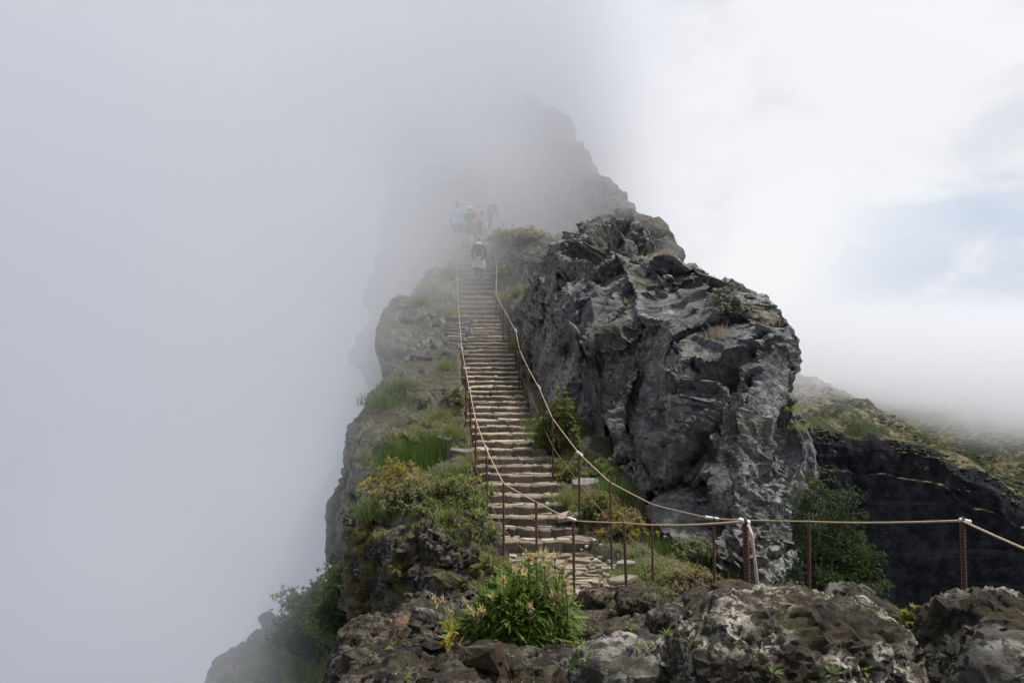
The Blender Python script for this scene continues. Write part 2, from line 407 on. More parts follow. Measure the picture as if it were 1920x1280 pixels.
hulls = []
rows_ = [r for r, d in STAIR]
for a, b in zip(rows_[:-1], rows_[1:]):     # body under the stairs
    pts = []
    for r in (a, b):
        d = SD(r); l = P(SL(r), r, d) + Vector((-.18, 0, -.16)); q = P(SR(r), r, d) + Vector((.12, 0, -.16))
        if r >= 1150: l.z -= .05; q.z -= .05
        pts += [l, q, l + Vector((-.9, .3, -3)), q + Vector((.9, .3, -4))]
    hulls.append(pts)
# ground strip between the stairs and the big outcrop
strip = [(1110, 1150, 9.2, 1480, 1160, 8.6), (1125, 1075, 10.6, 1400, 1110, 9.8), (1085, 985, 12.1, 1250, 1010, 12.0), (1048, 905, 13.5, 1190, 890, 13.6), (1024, 840, 14.8, 1120, 790, 15.8), (1000, 790, 16.1, 1090, 740, 17), (985, 750, 17.5, 1050, 735, 17.8), (968, 690, 19.8, 1010, 680, 20), (950, 625, 22.8, 1000, 615, 22.5), (930, 560, 26, 1000, 540, 24), (916, 470, 30.5, 1040, 470, 27)]
for a, b in zip(strip[:-1], strip[1:]):
    pts = []
    for s_ in (a, b):
        for p in (P(*s_[:3]), P(*s_[3:])):
            p.z -= .06; pts += [p, p + Vector((0, .2, -3.5))]
    hulls.append(pts)
hulls += [
    # left bank beside the lower stairs
    H((700, 935, 13.2), (850, 862, 14.6), (893, 905, 13.4), (918, 1000, 11.8), (925, 1050, 11.0), (780, 985, 11.4), (692, 965, 12.4), t=1.0, drop=2.5),
    H((870, 838, 15.0), (893, 905, 13.4), (850, 870, 14.8), (800, 830, 16), (860, 780, 16.6), t=1.0, drop=2.5),
    # upper left slab and crest
    H((712, 610, 21), (738, 566, 22), (800, 562, 23), (822, 600, 21.6), (800, 655, 20.2), (728, 702, 20), (712, 655, 20.5), t=3),
    H((770, 548, 25), (830, 500, 28), (860, 470, 30.5), (862, 600, 24.3), (835, 612, 22.5), (745, 575, 23.5), t=2, drop=3),
    H((822, 600, 22.3), (862, 600, 24), (866, 660, 21.2), (872, 700, 19.4), (826, 680, 20.4), (800, 655, 21), t=2, drop=3),
    H((696, 745, 18.8), (760, 690, 19.6), (826, 672, 20.2), (872, 700, 19.4), (878, 750, 17.5), (868, 800, 16), (800, 800, 16.0), (720, 825, 16.2), (650, 812, 17), (680, 775, 18), t=3.5),
    H((648, 810, 17), (640, 858, 16.5), (655, 892, 16), (720, 830, 15.6), (830, 800, 15.6), (872, 832, 15.2), (850, 890, 14.6), (700, 945, 14.3), (660, 945, 15), t=3.5),
    H((625, 905, 16.6), (642, 888, 16.6), (668, 950, 15.4), (640, 948, 16), (632, 930, 16.4), t=2.5),
    H((604, 975, 16), (601, 1000, 16), (614, 1042, 15.7), (655, 1040, 15.2), (680, 960, 15), (640, 938, 15.6), t=2.5),
    H((618, 1018, 15.6), (612, 1044, 15.6), (700, 1046, 14), (690, 1000, 14.4), t=2.5),
    H((642, 1030, 15.3), (636, 1082, 15.2), (690, 1095, 14.2), (760, 1080, 13), (720, 980, 13.4), t=3),
    H((640, 1040, 15.5), (660, 1400, 15.0), (760, 1400, 13), (760, 1000, 13.4), t=4),
    # rock right of the upper stairs
    H((926, 450, 30.5), (962, 428, 30), (1010, 436, 28), (1050, 458, 26.5), (1045, 560, 23.5), (990, 610, 22), (960, 600, 23.2), (934, 540, 26.6), t=4),
    H((940, 545, 25.5), (985, 560, 23.6), (1000, 600, 22.4), (965, 600, 23.0), t=1.5),
    # crest seen at the top of the stairs
    H((868, 425, 34), (925, 425, 34), (930, 500, 33), (862, 500, 33), (840, 450, 35), t=6, drop=1),
]
v, n, q = union_remesh(hulls, .075)
v = crack_rock(v, n, q, big=(2.2, .22), facet=(1.1, .24, .16), fine=(.32, .06, .05), strata=[((.45, .2, .85), .16, .035, .5)], micro=(.16, .022))
# keep the body below the flight of steps
d_ = v[:, 1]; row = np.interp(d_, [b for a, b in STAIR], [a for a, b in STAIR])
zs = (600 - row) / F * d_
xl = (np.interp(-row, [-a for a, b in LEFT], [b for a, b in LEFT]) - 960) * d_ / F; xr = (np.interp(-row, [-a for a, b in RIGHT], [b for a, b in RIGHT]) - 960) * d_ / F
on = (v[:, 0] > xl - .12) & (v[:, 0] < xr + .1) & (d_ < 33.5)
v[on, 2] = np.minimum(v[on, 2], zs[on] - .14)
ridge = tag(link('terrain', crisp(mesh_np('terrain', v, q)), M['ridge']), 'narrow grey rock ridge with grassy ledges carrying the stone stairs', kind='structure')

# dark mossy cliff under the left bank, with its lichened boulder
hulls = [
    H((648, 975, 11.8), (700, 962, 12.2), (790, 985, 11.4), (880, 1010, 11.2), (925, 1062, 10.8), (940, 1120, 9.6), (900, 1400, 8.8), (690, 1400, 10.0), (652, 1200, 11.2), (690, 1090, 11.6), t=2.2),
    H((655, 1190, 11.4), (700, 1100, 11.4), (740, 1180, 10.4), (660, 1420, 10.8), (640, 1330, 11.2), t=2),
    H((925, 1075, 10.8), (985, 1150, 9.7), (1010, 1300, 9.0), (900, 1300, 9.2), t=1.0, drop=.6),
    H((640, 968, 12.0), (690, 958, 12.4), (700, 1000, 11.6), (655, 1000, 11.7), t=1),
]
v, n, q = union_remesh(hulls, .05)
v = crack_rock(v, n, q, big=(1.3, .2), facet=(.6, .22, .14), fine=(.2, .07, .05), micro=(.1, .03))
cliff = tag(link('cliff', crisp(mesh_np('cliff', v, q)), M['black']), 'near black mossy cliff dropping away below the left bank of the stairs', 'cliff')
bpy.context.view_layer.update()
v, n, q = union_remesh([H((778, 985, 11.0), (800, 962, 11.1), (860, 962, 11.0), (900, 985, 10.9), (905, 1030, 10.6), (880, 1062, 10.4), (820, 1060, 10.4), (785, 1030, 10.6), t=1.2)], .03)
v = crack_rock(v, n, q, big=(.8, .1), facet=(.35, .2, .06), fine=(.1, .07, .02), micro=(.06, .018))
tag(link('boulder', crisp(mesh_np('boulder', v, q)), M['lava']), 'dark knobbly boulder with white lichen bulging from the left bank below the shrubs', 'boulder')

# ------------------------------------------------------------------ the big outcrop to the right of the stairs
hulls = [
    H((985, 600, 20), (1038, 466, 21.2), (1075, 470, 19.6), (1062, 640, 17.2), (1045, 730, 16.6), (1000, 745, 17.6), (975, 660, 19.6), t=5),
    H((1042, 458, 21), (1090, 432, 20.4), (1130, 470, 18.6), (1120, 560, 17.2), (1060, 640, 17), (1035, 560, 18.6), t=5),
    H((1092, 424, 20.4), (1120, 408, 20.2), (1160, 396, 20.0), (1194, 398, 20.0), (1204, 470, 18.4), (1150, 560, 17), (1095, 560, 17.6), t=4),
    H((1150, 470, 19), (1200, 450, 18.8), (1240, 520, 16.8), (1200, 600, 15.2), (1160, 640, 14.9), (1092, 652, 15.2), (1088, 640, 15.6), (1120, 560, 16.8), t=3.5),
    H((1002, 742, 17.4), (1085, 655, 16.2), (1250, 655, 15.2), (1275, 800, 14.3), (1270, 640, 15.2), (1160, 880, 14.2), (1080, 820, 15.6), (1030, 780, 16.6), t=4),
    H((1192, 432, 20.2), (1262, 492, 18.4), (1326, 499, 17.2), (1330, 521, 16.4), (1402, 537, 15.6), (1432, 562, 15), (1300, 640, 13.9), (1225, 600, 14.9), (1200, 500, 17.2), t=4),
    H((1278, 492, 17.6), (1324, 495, 17.2), (1328, 518, 16.6), (1280, 515, 16.8), t=1.5),
    H((1262, 640, 13.9), (1330, 570, 14.5), (1440, 580, 13.9), (1483, 606, 13.9), (1497, 655, 13.8), (1485, 712, 13.5), (1468, 765, 13.1), (1430, 880, 12.1), (1330, 945, 11.9), (1260, 900, 12.6), (1195, 835, 13.3), (1245, 760, 13.3), (1360, 720, 12.5), (1420, 800, 12.2), t=5),
    H((1330, 524, 16.2), (1372, 528, 15.4), (1430, 548, 14.8), (1448, 585, 14.4), (1385, 640, 13.7), (1335, 600, 14.4), t=3),
    H((1450, 590, 14.6), (1470, 585, 14.6), (1496, 640, 14.2), (1490, 700, 14), (1455, 640, 13.8), t=3),
    H((1150, 880, 14.0), (1195, 840, 13.9), (1330, 935, 12.9), (1480, 880, 12.2), (1500, 905, 12.1), (1508, 1000, 11.7), (1516, 1120, 11.3), (1400, 1110, 10.9), (1290, 1080, 11.6), (1200, 1000, 12.5), (1150, 930, 13.4), t=4),
    H((1400, 870, 12.3), (1490, 880, 12.2), (1500, 980, 11.8), (1430, 1000, 11.6), (1385, 940, 11.9), t=2),
    H((1200, 830, 13.2), (1280, 850, 12.6), (1330, 905, 12.0), (1255, 890, 12.6), t=1.6),
    H((1300, 980, 12.2), (1370, 960, 11.8), (1400, 1080, 11.0), (1330, 1090, 11.2), t=2),
    H((1400, 1110, 10.9), (1516, 1100, 11.3), (1530, 1700, 11.3), (1380, 1700, 10.9), t=4),
    H((1470, 745, 14.8), (1498, 788, 14.8), (1520, 815, 15.2), (1536, 880, 15.4), (1530, 930, 15.2), (1480, 930, 14.4), (1470, 850, 14), t=3),
    H((1500, 900, 15), (1530, 900, 15.4), (1545, 1700, 15.4), (1480, 1700, 14.6), t=3),
    H((1480, 1060, 11.0), (1500, 1040, 11.1), (1520, 1090, 11.0), (1500, 1140, 10.6), (1420, 1140, 10.4), (1440, 1080, 10.7), t=1.5),
]
v, n, q = union_remesh(hulls, .042)
v = crack_rock(v, n, q, big=(1.9, .10), facet=(1.9, .20, .20), fine=(.5, .04, .02), strata=[((.32, .1, .94), .34, .035, 1.3), ((.25, .3, .9), .10, .014, 1.0)], micro=(.16, .010), warp=.2, grain=((-.45, -.1, -.89), 2.6), ledge=.028, plane=((1.9, .75, 2), (.85, .6, 1, .12)))
outcrop = tag(link('rock_outcrop', crisp(mesh_np('rock_outcrop', v, q), 36), M['outcrop']), 'huge grey layered rock outcrop with lichen beside the stairs', 'rock outcrop')

# ------------------------------------------------------------------ ridge and peaks in the cloud behind
hulls = [
    H((1268, 500, 33), (1262, 482, 33), (1235, 440, 34), (1195, 402, 36), (1150, 400, 37), (1050, 440, 35), (1040, 600, 32), (1260, 640, 31), t=8),
    H((1200, 408, 37), (1165, 372, 39), (1140, 335, 41), (1100, 300, 43), (1040, 330, 42), (1000, 460, 38), (1180, 520, 35), t=9),
    H((1112, 310, 42), (1078, 262, 43), (1040, 215, 44), (985, 175, 45), (900, 200, 45), (880, 420, 42), (1100, 420, 40), t=9),
    H((1010, 198, 49), (940, 138, 53), (880, 92, 55), (800, 80, 56), (740, 150, 55), (720, 420, 50), (980, 420, 47), t=9),
    H((845, 322, 40), (800, 330, 40), (742, 362, 40), (712, 425, 39), (698, 500, 37), (690, 640, 34), (700, 760, 32), (800, 620, 30), (860, 470, 35), (905, 420, 38), (890, 345, 40), t=6),
    H((862, 345, 38.5), (886, 327, 38.5), (896, 338, 38.5), (904, 352, 38.5), (892, 360, 38.5), (890, 372, 38.5), (905, 388, 38), (850, 420, 37), t=1.6),
]
v, n, q = union_remesh(hulls, .2)
v = crack_rock(v, n, q, big=(4.5, .8), facet=(2.6, .6, .5), fine=(.8, .15, .15), strata=[((.5, .2, .8), .5, .1, 1.5)], micro=(.4, .06), warp=1.0)
tag(link('mountain', crisp(mesh_np('mountain', v, q)), M['peak']), 'ghostly rocky peak fading into the fog behind the stairs', kind='structure')

# lower left spur with shrubs
hulls = [
    H((398, 1262, 20.0), (420, 1252, 20.0), (470, 1246, 19.6), (492, 1240, 19.2), (530, 1225, 18.4), (560, 1250, 17.6), (560, 1700, 17.6), (400, 1700, 20.0), t=4),
    H((500, 1250, 18.6), (530, 1222, 18.4), (580, 1190, 17.6), (640, 1120, 16.0), (690, 1130, 13.6), (700, 1700, 11.2), (560, 1700, 16.0), t=4),
]
v, n, q = union_remesh(hulls, .12)
v = crack_rock(v, n, q, big=(2.4, .3), facet=(1.2, .3, .2), fine=(.4, .08, .06), micro=(.2, .04))
tag(link('spur', crisp(mesh_np('spur', v, q)), M['ridge']), 'lower rocky spur covered with green shrubs under the left cliff', kind='structure')

# ------------------------------------------------------------------ far valley side: slope, terraces and dark cliff
nx = 460; X = np.linspace(70, 620, nx)
S = np.concatenate([np.linspace(0, .39, 110), np.linspace(.395, .56, 90), np.linspace(.563, 1, 240)]); ny = len(S)
gx, gs = np.meshgrid(X, S)
# profile (distance, height) from the cliff foot up to the hilltop; the cliff edge runs down to the right
edge_d = 330 - (gx - 130) * .22
edge_row = np.interp(gx / edge_d * F + 960, [1400, 1535, 1600, 1740, 1765, 1850, 1920, 2300], [800, 818, 828, 838, 868, 905, 945, 1130])
edge_z = (600 - edge_row) / F * edge_d
kd = np.interp(gs, [0, .40, .42, .52, .54, 1], [-20, -8, -4.5, -1, 0, 420])
ledge_h = 11 * np.clip((205 - gx) / 12, 0, 1) + .5
kz = np.where(gs < .40, -170 + (170 - ledge_h) * gs / .40, np.where(gs < .42, -ledge_h, -ledge_h + ledge_h * (gs - .42) / .10))
zz = edge_z + np.where(gs > .54, (gs - .54) / .46 * 40, np.minimum(kz, 0)); yy = edge_d + kd
pts = np.stack([gx.ravel(), yy.ravel(), zz.ravel()], 1); g1 = gs.ravel()
top = np.clip((g1 - .52) / .06, 0, 1); cl = 1 - np.clip((g1 - .50) / .06, 0, 1)
nz = ridged(pts / 38, 5, .52)
wob = fbm(np.stack([pts[:, 0] / 9, pts[:, 0] * 0, pts[:, 0] * 0 + 2], 1), 4)
rib = ridged(np.stack([pts[:, 0] / 16, pts[:, 2] / 90, pts[:, 0] * 0], 1), 4, .6)
pts[:, 1] -= cl * (nz * 2.6 + rib * 1.8) + wob * 1.2
pts[:, 2] += top * (nz * 3.2 + fbm(pts / 14, 4) * 1.8 + ridged(np.stack([pts[:, 0] / 30 + pts[:, 1] / 110, pts[:, 1] / 160, pts[:, 0] * 0], 1), 3) * 4) + wob * 1.6 * (g1 > .3)
turf = np.clip((g1 - .525) / .03, 0, 1) + np.clip(1 - np.abs(g1 - .41) / .016, 0, 1) * (gx.ravel() < 212) * .9
turf = turf + np.where((g1 > .5), fbm(pts / 5, 3) * .35, fbm(pts / 3, 3) * .25)
ii = np.arange(ny * nx).reshape(ny, nx)
qd = np.stack([ii[:-1, :-1].ravel(), ii[:-1, 1:].ravel(), ii[1:, 1:].ravel(), ii[1:, :-1].ravel()], 1)
m_, t = newmat('far_hillside')
g = t.n('ShaderNodeNewGeometry'); pos = g.outputs['Position']
tf = t.n('ShaderNodeAttribute', attribute_name='turf').outputs['Fac']
b1 = t.noise(pos, .04, 6, .62); b2 = t.noise(pos, .25, 5, .65); b3 = t.noise(pos, .9, 4, .65)
grass = t.mix(t.sm(b2, .40, .6), (.24, .20, .11), (.10, .095, .07))
grass = t.mix(t.sm(t.m('ADD', b1, t.m('MULTIPLY', b2, .6)), .74, .86), grass, (.050, .060, .025))
grass = t.mix(t.m('MULTIPLY', t.sm(b3, .50, .62), .85), grass, (.022, .030, .012))
rk = t.mix(t.sm(b2, .4, .65), (.012, .012, .015), (.036, .034, .038))
lit_ledge_ = t.noise(t.v('MULTIPLY', pos, (.015, .015, .45)), 1.0, 6, .7)
rk = t.mix(t.m('MULTIPLY', t.sm(lit_ledge_, .55, .7), .6), rk, (.065, .058, .052))  # light on the cliff ledges is painted in as paler level bands
c = t.mix(t.sm(tf, .35, .6), rk, grass)
bp = t.n('ShaderNodeBump', i_Height=t.m('ADD', b2, b3), i_Strength=.8, i_Distance=1.5)
b = t.n('ShaderNodeBsdfPrincipled', i_Base_Color=c, i_Roughness=.95, i_Normal=bp); b.inputs['Specular IOR Level'].default_value = .1
out(t, b)
me = mesh_np('hill', pts, qd)
at_ = me.attributes.new('turf', 'FLOAT', 'POINT'); at_.data.foreach_set('value', turf.astype(np.float32))
hill = tag(link('hill', me, m_), 'far valley side with dark terraced cliff and scrubby slope under cloud', kind='structure')

# ------------------------------------------------------------------ the knoll under the camera
nx, ny = 300, 260
X = np.linspace(-2.2, 5.2, nx); Y = np.linspace(.6, 9.6, ny); gx, gy = np.meshgrid(X, Y)
base = np.interp(gy, [.6, 1.6, 2.2, 3.5, 5, 6, 7.5, 8.6, 9.6], [-.92, -1.0, -1.10, -1.38, -1.78, -2.2, -2.95, -3.5, -4.2])
le = np.interp(gy, [0, 2.5, 4.3, 6, 9.6], [-.62, -.52, -.72, -.55, .1]); re = np.interp(gy, [0, 2.5, 2.95, 3.3, 5, 9.6], [6, 4.5, 1.75, 1.32, 1.75, 2.6])
z = base - np.clip(le - gx, 0, 9) * 2.6 - np.minimum(np.clip(gx - re, 0, 9) * 1.8, .75 + np.clip(gx - 3.4, 0, 9) * 2) + np.clip(gx - 1.0, 0, 1.5) * .12
pts = np.stack([gx.ravel(), gy.ravel(), z.ravel()], 1)
fa, e = facets(pts + fbm(pts * 2, 2)[:, None] * .1, .16, .5, .5)
fb, e = facets(pts + 7, .06, .5, .5)
pts[:, 2] += fbm(pts * 1.3, 4) * .10 + fa * .075 + fb * .03 + ridged(pts * 9, 3) * .006
ii = np.arange(ny * nx).reshape(ny, nx)
qd = np.stack([ii[:-1, :-1].ravel(), ii[:-1, 1:].ravel(), ii[1:, 1:].ravel(), ii[1:, :-1].ravel()], 1)
ground = tag(link('ground', mesh_np('ground', pts, qd), M['soil']), 'dark stony soil of the viewpoint in front of the rope fence', kind='structure')

# ------------------------------------------------------------------ stones, stairs and path
bpy.context.view_layer.update()
def hit(px, py, dmax=400, only=None):
    """point and normal of the place seen at photograph pixel (px, py), on terrain and rocks only"""
    dg = bpy.context.evaluated_depsgraph_get(); o = Vector((0, 0, 0)); dr = P(px, py, 1).normalized()
    for _ in range(12):
        ok, loc, nor, idx, ob, mt = SC.ray_cast(dg, o, dr, distance=dmax)
        if not ok: return None
        if only and ob.name.split('.')[0] not in only: o = loc + dr * .01; continue
        if ob.name.split('.')[0] in ('terrain', 'cliff', 'rock_outcrop', 'boulder', 'spur', 'mountain', 'ground', 'hill', 'path', 'foreground_rock', 'lava_boulder'): return loc.copy(), nor.copy()
        o = loc + dr * .01
    return None
def at(px, py, only=('terrain', 'cliff', 'rock_outcrop', 'boulder', 'path'), d=None):
    for k in range(12):          # step down the slope until there is ground under the plant
        h_ = hit(px, py + k * 4, 400, only)
        if h_: return h_[0]
    return P(px, py, d or 15)

def stone_mesh(name, poly, z0, z1, rough=.012, seed=0):
    """a flat stone: outline polygon (x, y) counter-clockwise, uneven top with a worn bevel"""
    r = random.Random(seed); n_ = len(poly); cx = sum(p[0] for p in poly) / n_; cy = sum(p[1] for p in poly) / n_
    tl = (r.uniform(-1, 1) * rough * 2, r.uniform(-1, 1) * rough * 2)
    v_ = []; sz = max(max(p[0] for p in poly) - min(p[0] for p in poly), .05)
    def zz_(x, y): return (x - cx) / sz * tl[0] + (y - cy) / sz * tl[1]
    for x, y in poly: v_.append((x, y, z0))
    for x, y in poly: v_.append((x + r.uniform(-.4, .4) * rough, y + r.uniform(-.4, .4) * rough, z1 - .35 * rough - .006 + zz_(x, y)))
    for x, y in poly:
        k = 1 - min(.35, .012 / max(.02, math.hypot(x - cx, y - cy)))
        v_.append((cx + (x - cx) * k, cy + (y - cy) * k, z1 + r.uniform(-.3, .3) * rough + zz_(x, y)))
    v_.append((cx, cy, z1 + .1 * rough))
    f = []
    for i in range(n_):
        j = (i + 1) % n_
        f.append((i, j, n_ + j, n_ + i)); f.append((n_ + i, n_ + j, 2 * n_ + j, 2 * n_ + i)); f.append((2 * n_ + i, 2 * n_ + j, 3 * n_))
    me = bpy.data.meshes.new(name); me.from_pydata(v_, [], f); me.update()
    return me
def rand_quad(x0, y0, x1, y1, r, j=.02, gap=.006):
    """irregular 5-8 corner outline inside a cell"""
    x0 += gap; y0 += gap; x1 -= gap; y1 -= gap
    w_ = x1 - x0; h_ = y1 - y0; j = min(j, w_ * .2, h_ * .3)
    pts = [(x0, y0), (x0 + w_ * r.uniform(.3, .7), y0), (x1, y0), (x1, y0 + h_ * r.uniform(.3, .7)), (x1, y1), (x0 + w_ * r.uniform(.3, .7), y1), (x0, y1), (x0, y0 + h_ * r.uniform(.3, .7))]
    return [(x + r.uniform(0, j) * (1 if x < (x0 + x1) / 2 else -1), y + r.uniform(0, j) * (1 if y < (y0 + y1) / 2 else -1)) for x, y in pts]

NOSE = [1017, 992, 971, 950, 931, 910, 891, 875, 860, 844, 829, 814, 801, 789, 776.5, 765, 754, 744, 734.5, 725, 715.5, 706.5, 698, 689.5, 681, 672.5, 664.5, 657, 650, 643.5, 637, 631, 625.5, 620, 614.5, 608, 600.5, 592, 583, 574, 565, 556, 546, 537, 528, 520, 512, 503, 493.5, 484, 475, 466, 457, 448]
stairs = tag(empty('staircase', P(1015, 1030, 11.8)), 'long straight flight of weathered slate steps climbing the ridge between the ropes', 'stairs')
O = stairs.location
M['mortar'] = slate_mat('step_core', (.17, .13, .09), (.27, .21, .145))
prev_z = (600 - 1034) / F * 11.8
edge_n = tread_n = 0
for i, row in enumerate(NOSE):
    r = random.Random(100 + i)
    d = SD(row); dn_ = SD(NOSE[i + 1]) if i + 1 < len(NOSE) else d + .4
    z = (600 - row) / F * d
    xl_ = (SL(row) - 960) * d / F; xr_ = (SR(row) - 960) * d / F
    xl_ += r.uniform(-.05, .05); xr_ += r.uniform(-.06, .06)
    bow = .10 * max(0, 1 - i / 22)       # lower treads bow outwards
    def front(x): u_ = (x - xl_) / (xr_ - xl_) * 2 - 1; return d + bow * u_ * u_ - bow * .4 + .035 * math.sin(x * 3.1 + i * 1.7)
    me = bpy.data.meshes.new('step')
    v_ = [(xl_ - .05, d + .10, prev_z - .35), (xr_ + .05, d + .10, prev_z - .35), (xr_ + .05, dn_ + .14, prev_z - .35), (xl_ - .05, dn_ + .14, prev_z - .35)]
    v_ += [(a, b, z - .016) for a, b, c in v_]
    me.from_pydata([tuple(Vector(a) - O) for a in v_], [], [(0, 1, 5, 4), (1, 2, 6, 5), (2, 3, 7, 6), (3, 0, 4, 7), (4, 5, 6, 7)]); me.update()
    st = link('step', me, M['mortar'], stairs)
    # kerb stones along the front edge
    nst = r.choice([3, 4, 5, 6, 7]) if i < 24 else r.choice([3, 4, 4])
    cuts = [0] + sorted((k + r.uniform(-.38, .38)) / nst for k in range(1, nst)) + [1]
    depth = .12
    for a, b in zip(cuts[:-1], cuts[1:]):
        xa = xl_ + (xr_ - xl_) * a + .004; xb = xl_ + (xr_ - xl_) * b - .004
        xm = (xa + xb) / 2; o1 = r.uniform(-.018, .018); dz = r.uniform(-.012, .012)
        poly = [(xa, front(xa) + o1 + r.uniform(0, .012)), (xa + (xb - xa) * .33, front(xa * .67 + xb * .33) + o1 - r.uniform(0, .015)), (xa + (xb - xa) * .7, front(xa * .3 + xb * .7) + o1 - r.uniform(0, .015)), (xb, front(xb) + o1 + r.uniform(0, .012)),
                (xb, front(xb) + depth + r.uniform(-.04, .03)), (xm, front(xm) + depth + r.uniform(-.03, .04)), (xa, front(xa) + depth + r.uniform(-.04, .03))]
        me = stone_mesh('edge_stone', [(x - O.x, y - O.y) for x, y in poly], prev_z - .03 - O.z, z + dz - O.z, .014, i * 31 + int(a * 100))
        link('edge_stone', me, M['edge'], st); edge_n += 1
        if i >= 18:      # thin slab added over the riser, pale colour standing for the sunlit tread
            me = stone_mesh('sunlit_tread_lip', [(x - O.x, y - O.y - .022) for x, y in poly[:4]] + [(x - O.x, y - O.y + .012) for x, y in poly[4:]], z + dz - .022 - (.022 if i > 30 else 0) - O.z, z + dz + .010 - O.z, .008, i * 17 + int(a * 90))
            link('sunlit_tread_lip', me, M['tread'], st)
    # slates laid on the tread
    if i < 26:
        y = d + depth + .0; yend = dn_ + .02; rown = 0
        hh = (yend - y)
        nrow = 2 if (i < 9 and hh > .16) else 1
        for rr in range(nrow):
            ya = y + hh * rr / nrow; yb = y + hh * (rr + 1) / nrow
            x = xl_ + r.uniform(0, .05)
            while x < xr_ - .1:
                w_ = r.uniform(.10, .42) if i < 9 else r.uniform(.2, .7)
                xe = min(x + w_, xr_)
                poly = rand_quad(x, ya + bow * .3, xe, yb + bow * .3, r, .03, .005)
                me = stone_mesh('tread_slate', [(a - O.x, b - O.y) for a, b in poly], z - .04 - O.z, z + r.uniform(-.012, .008) - O.z, .010, int(x * 999) + i * 77)
                if tread_n < 290: link('tread_slate', me, M['tread'], st); tread_n += 1
                x = xe + r.uniform(0, .012)
    else:
        me = stone_mesh('tread_slate', rand_quad(xl_ - O.x + .03, d + depth - .02 - O.y, xr_ - O.x - .03, dn_ + .05 - O.y, r, .05), z - .04 - O.z, z - .004 - O.z, .012, i)
        link('tread_slate', me, M['tread'], st)
    prev_z = z

# the slate-paved landing at the foot of the stairs
pz = (600 - 1034) / F * 11.8
M['grout'] = rock_mat('path_earth', (.09, .07, .05), (.20, .16, .115), lichen=0, moss=.0, scale=4, bump=.8)
gx, gy = np.meshgrid(np.linspace(-.5, 2.3, 70), np.linspace(8.2, 11.95, 90))
pp = np.stack([gx.ravel(), gy.ravel(), np.full(gx.size, pz - .03)], 1); pp[:, 2] += fbm(pp * 3, 3) * .012 - .25 * np.clip(pp[:, 0] - 1.75, 0, 1) - .02 * np.clip(11.9 - pp[:, 1], 0, 9)
ii = np.arange(pp.shape[0]).reshape(90, 70)
path = tag(link('path', mesh_np('path', pp, np.stack([ii[:-1, :-1].ravel(), ii[:-1, 1:].ravel(), ii[1:, 1:].ravel(), ii[1:, :-1].ravel()], 1)), M['grout']), kind='structure')
r = random.Random(5); y = 8.4; cnt = 0
def landl(y): return float(np.interp(y, [8.4, 9.5, 11.1, 11.8], [.30, .02, -.28, -.26]))
def landr(y): return float(np.interp(y, [8.4, 9.5, 11.1, 11.8], [1.9, 1.72, 1.45, 1.20]))
while y < 11.66:
    h_ = r.uniform(.085, .19); x = landl(y) + r.uniform(-.1, .05)
    while x < landr(y):
        w_ = r.uniform(.11, .36) * (1.5 if r.random() < .12 else 1)
        if not (r.random() < .10):
            yo = r.uniform(-.03, .03)
            poly = rand_quad(x, y + yo, x + w_, y + h_ * r.uniform(.8, 1.15) + yo, r, .045, .008)
            a = r.uniform(-.25, .25); cx, cy = x + w_ / 2, y + h_ / 2
            poly = [(cx + (u - cx) * math.cos(a) - (v2 - cy) * math.sin(a), cy + (u - cx) * math.sin(a) + (v2 - cy) * math.cos(a)) for u, v2 in poly]
            zt = pz - .02 * max(0, 11.9 - cy) + r.uniform(-.004, .018)
            if cnt < 299: link('paving_stone', stone_mesh('paving_stone', poly, zt - .06, zt, .012, cnt), M['pave'], path); cnt += 1
        x += w_ + r.uniform(-.005, .02)
    y += h_ * .97

# loose slabs lying about the stairs
def slab(px, py, d, wid, dep, th, rot, lab, tilt=(0, 0), mat='slab', seed=1, snap=False):
    r = random.Random(seed); n_ = 7
    poly = [(wid / 2 * math.cos(k / n_ * 6.283 + r.uniform(-.25, .25)) * r.uniform(.8, 1.1), dep / 2 * math.sin(k / n_ * 6.283 + r.uniform(-.25, .25)) * r.uniform(.8, 1.1)) for k in range(n_)]
    poly.sort(key=lambda p_: math.atan2(p_[1], p_[0]))
    o = link('stone_slab', stone_mesh('stone_slab', poly, -th, 0, .02, seed), M[mat], None, (at(px, py, ('terrain',)) + Vector((0, 0, th * .45))) if snap else P(px, py, d))
    o.rotation_euler = (tilt[0], tilt[1], rot)
    return tag(o, lab, 'stone slab')
slab(1168, 1082, 10.3, .45, .24, .05, .3, 'brown flat slab lying on the landing between the second and third right-hand posts', (0.05, -.1), 'pave', 3)
slab(1188, 1118, 9.4, .6, .16, .04, .35, 'long brown slab at the lower right edge of the landing', (.05, -.05), 'pave', 4)
slab(1068, 962, 12.4, .55, .30, .07, .5, 'warm brown slab jutting from the right end of a lower step', (.1, -.15), 'pave', 5)
slab(1098, 915, 13.2, .50, .35, .26, .2, 'pale grey angular block among the grass right of the lower stairs', (.1, .05), 'slab', 6, True)
slab(868, 850, 14.4, .50, .34, .16, -.2, 'light grey block left of the stairs beside the tall grass', (.15, .05), 'slab', 7, True)
slab(838, 822, 15.0, .42, .30, .10, .4, 'flat grey stone on the left ledge above the broom bush', (.1, .0), 'slab', 8, True)
slab(868, 896, 13.6, .60, .26, .06, .15, 'thin grey slab left of the lower stairs under green rosettes', (.0, .1), 'slab', 9, True)
slab(1172, 1052, 10.9, .3, .18, .05, .0, 'small grey slab beside the foot of the right rope post', (.0, .0), 'slab', 10)
slab(1092, 1008, 12.0, .42, .30, .08, -.3, 'dark grey slab bridging the right end of the second step', (.12, .0), 'edge', 11)
stack = tag(empty('stone_wall', P(835, 655, 21.0)), 'short dry wall of stacked flat slabs left of the middle stairs', 'dry stone wall')
r = random.Random(9)
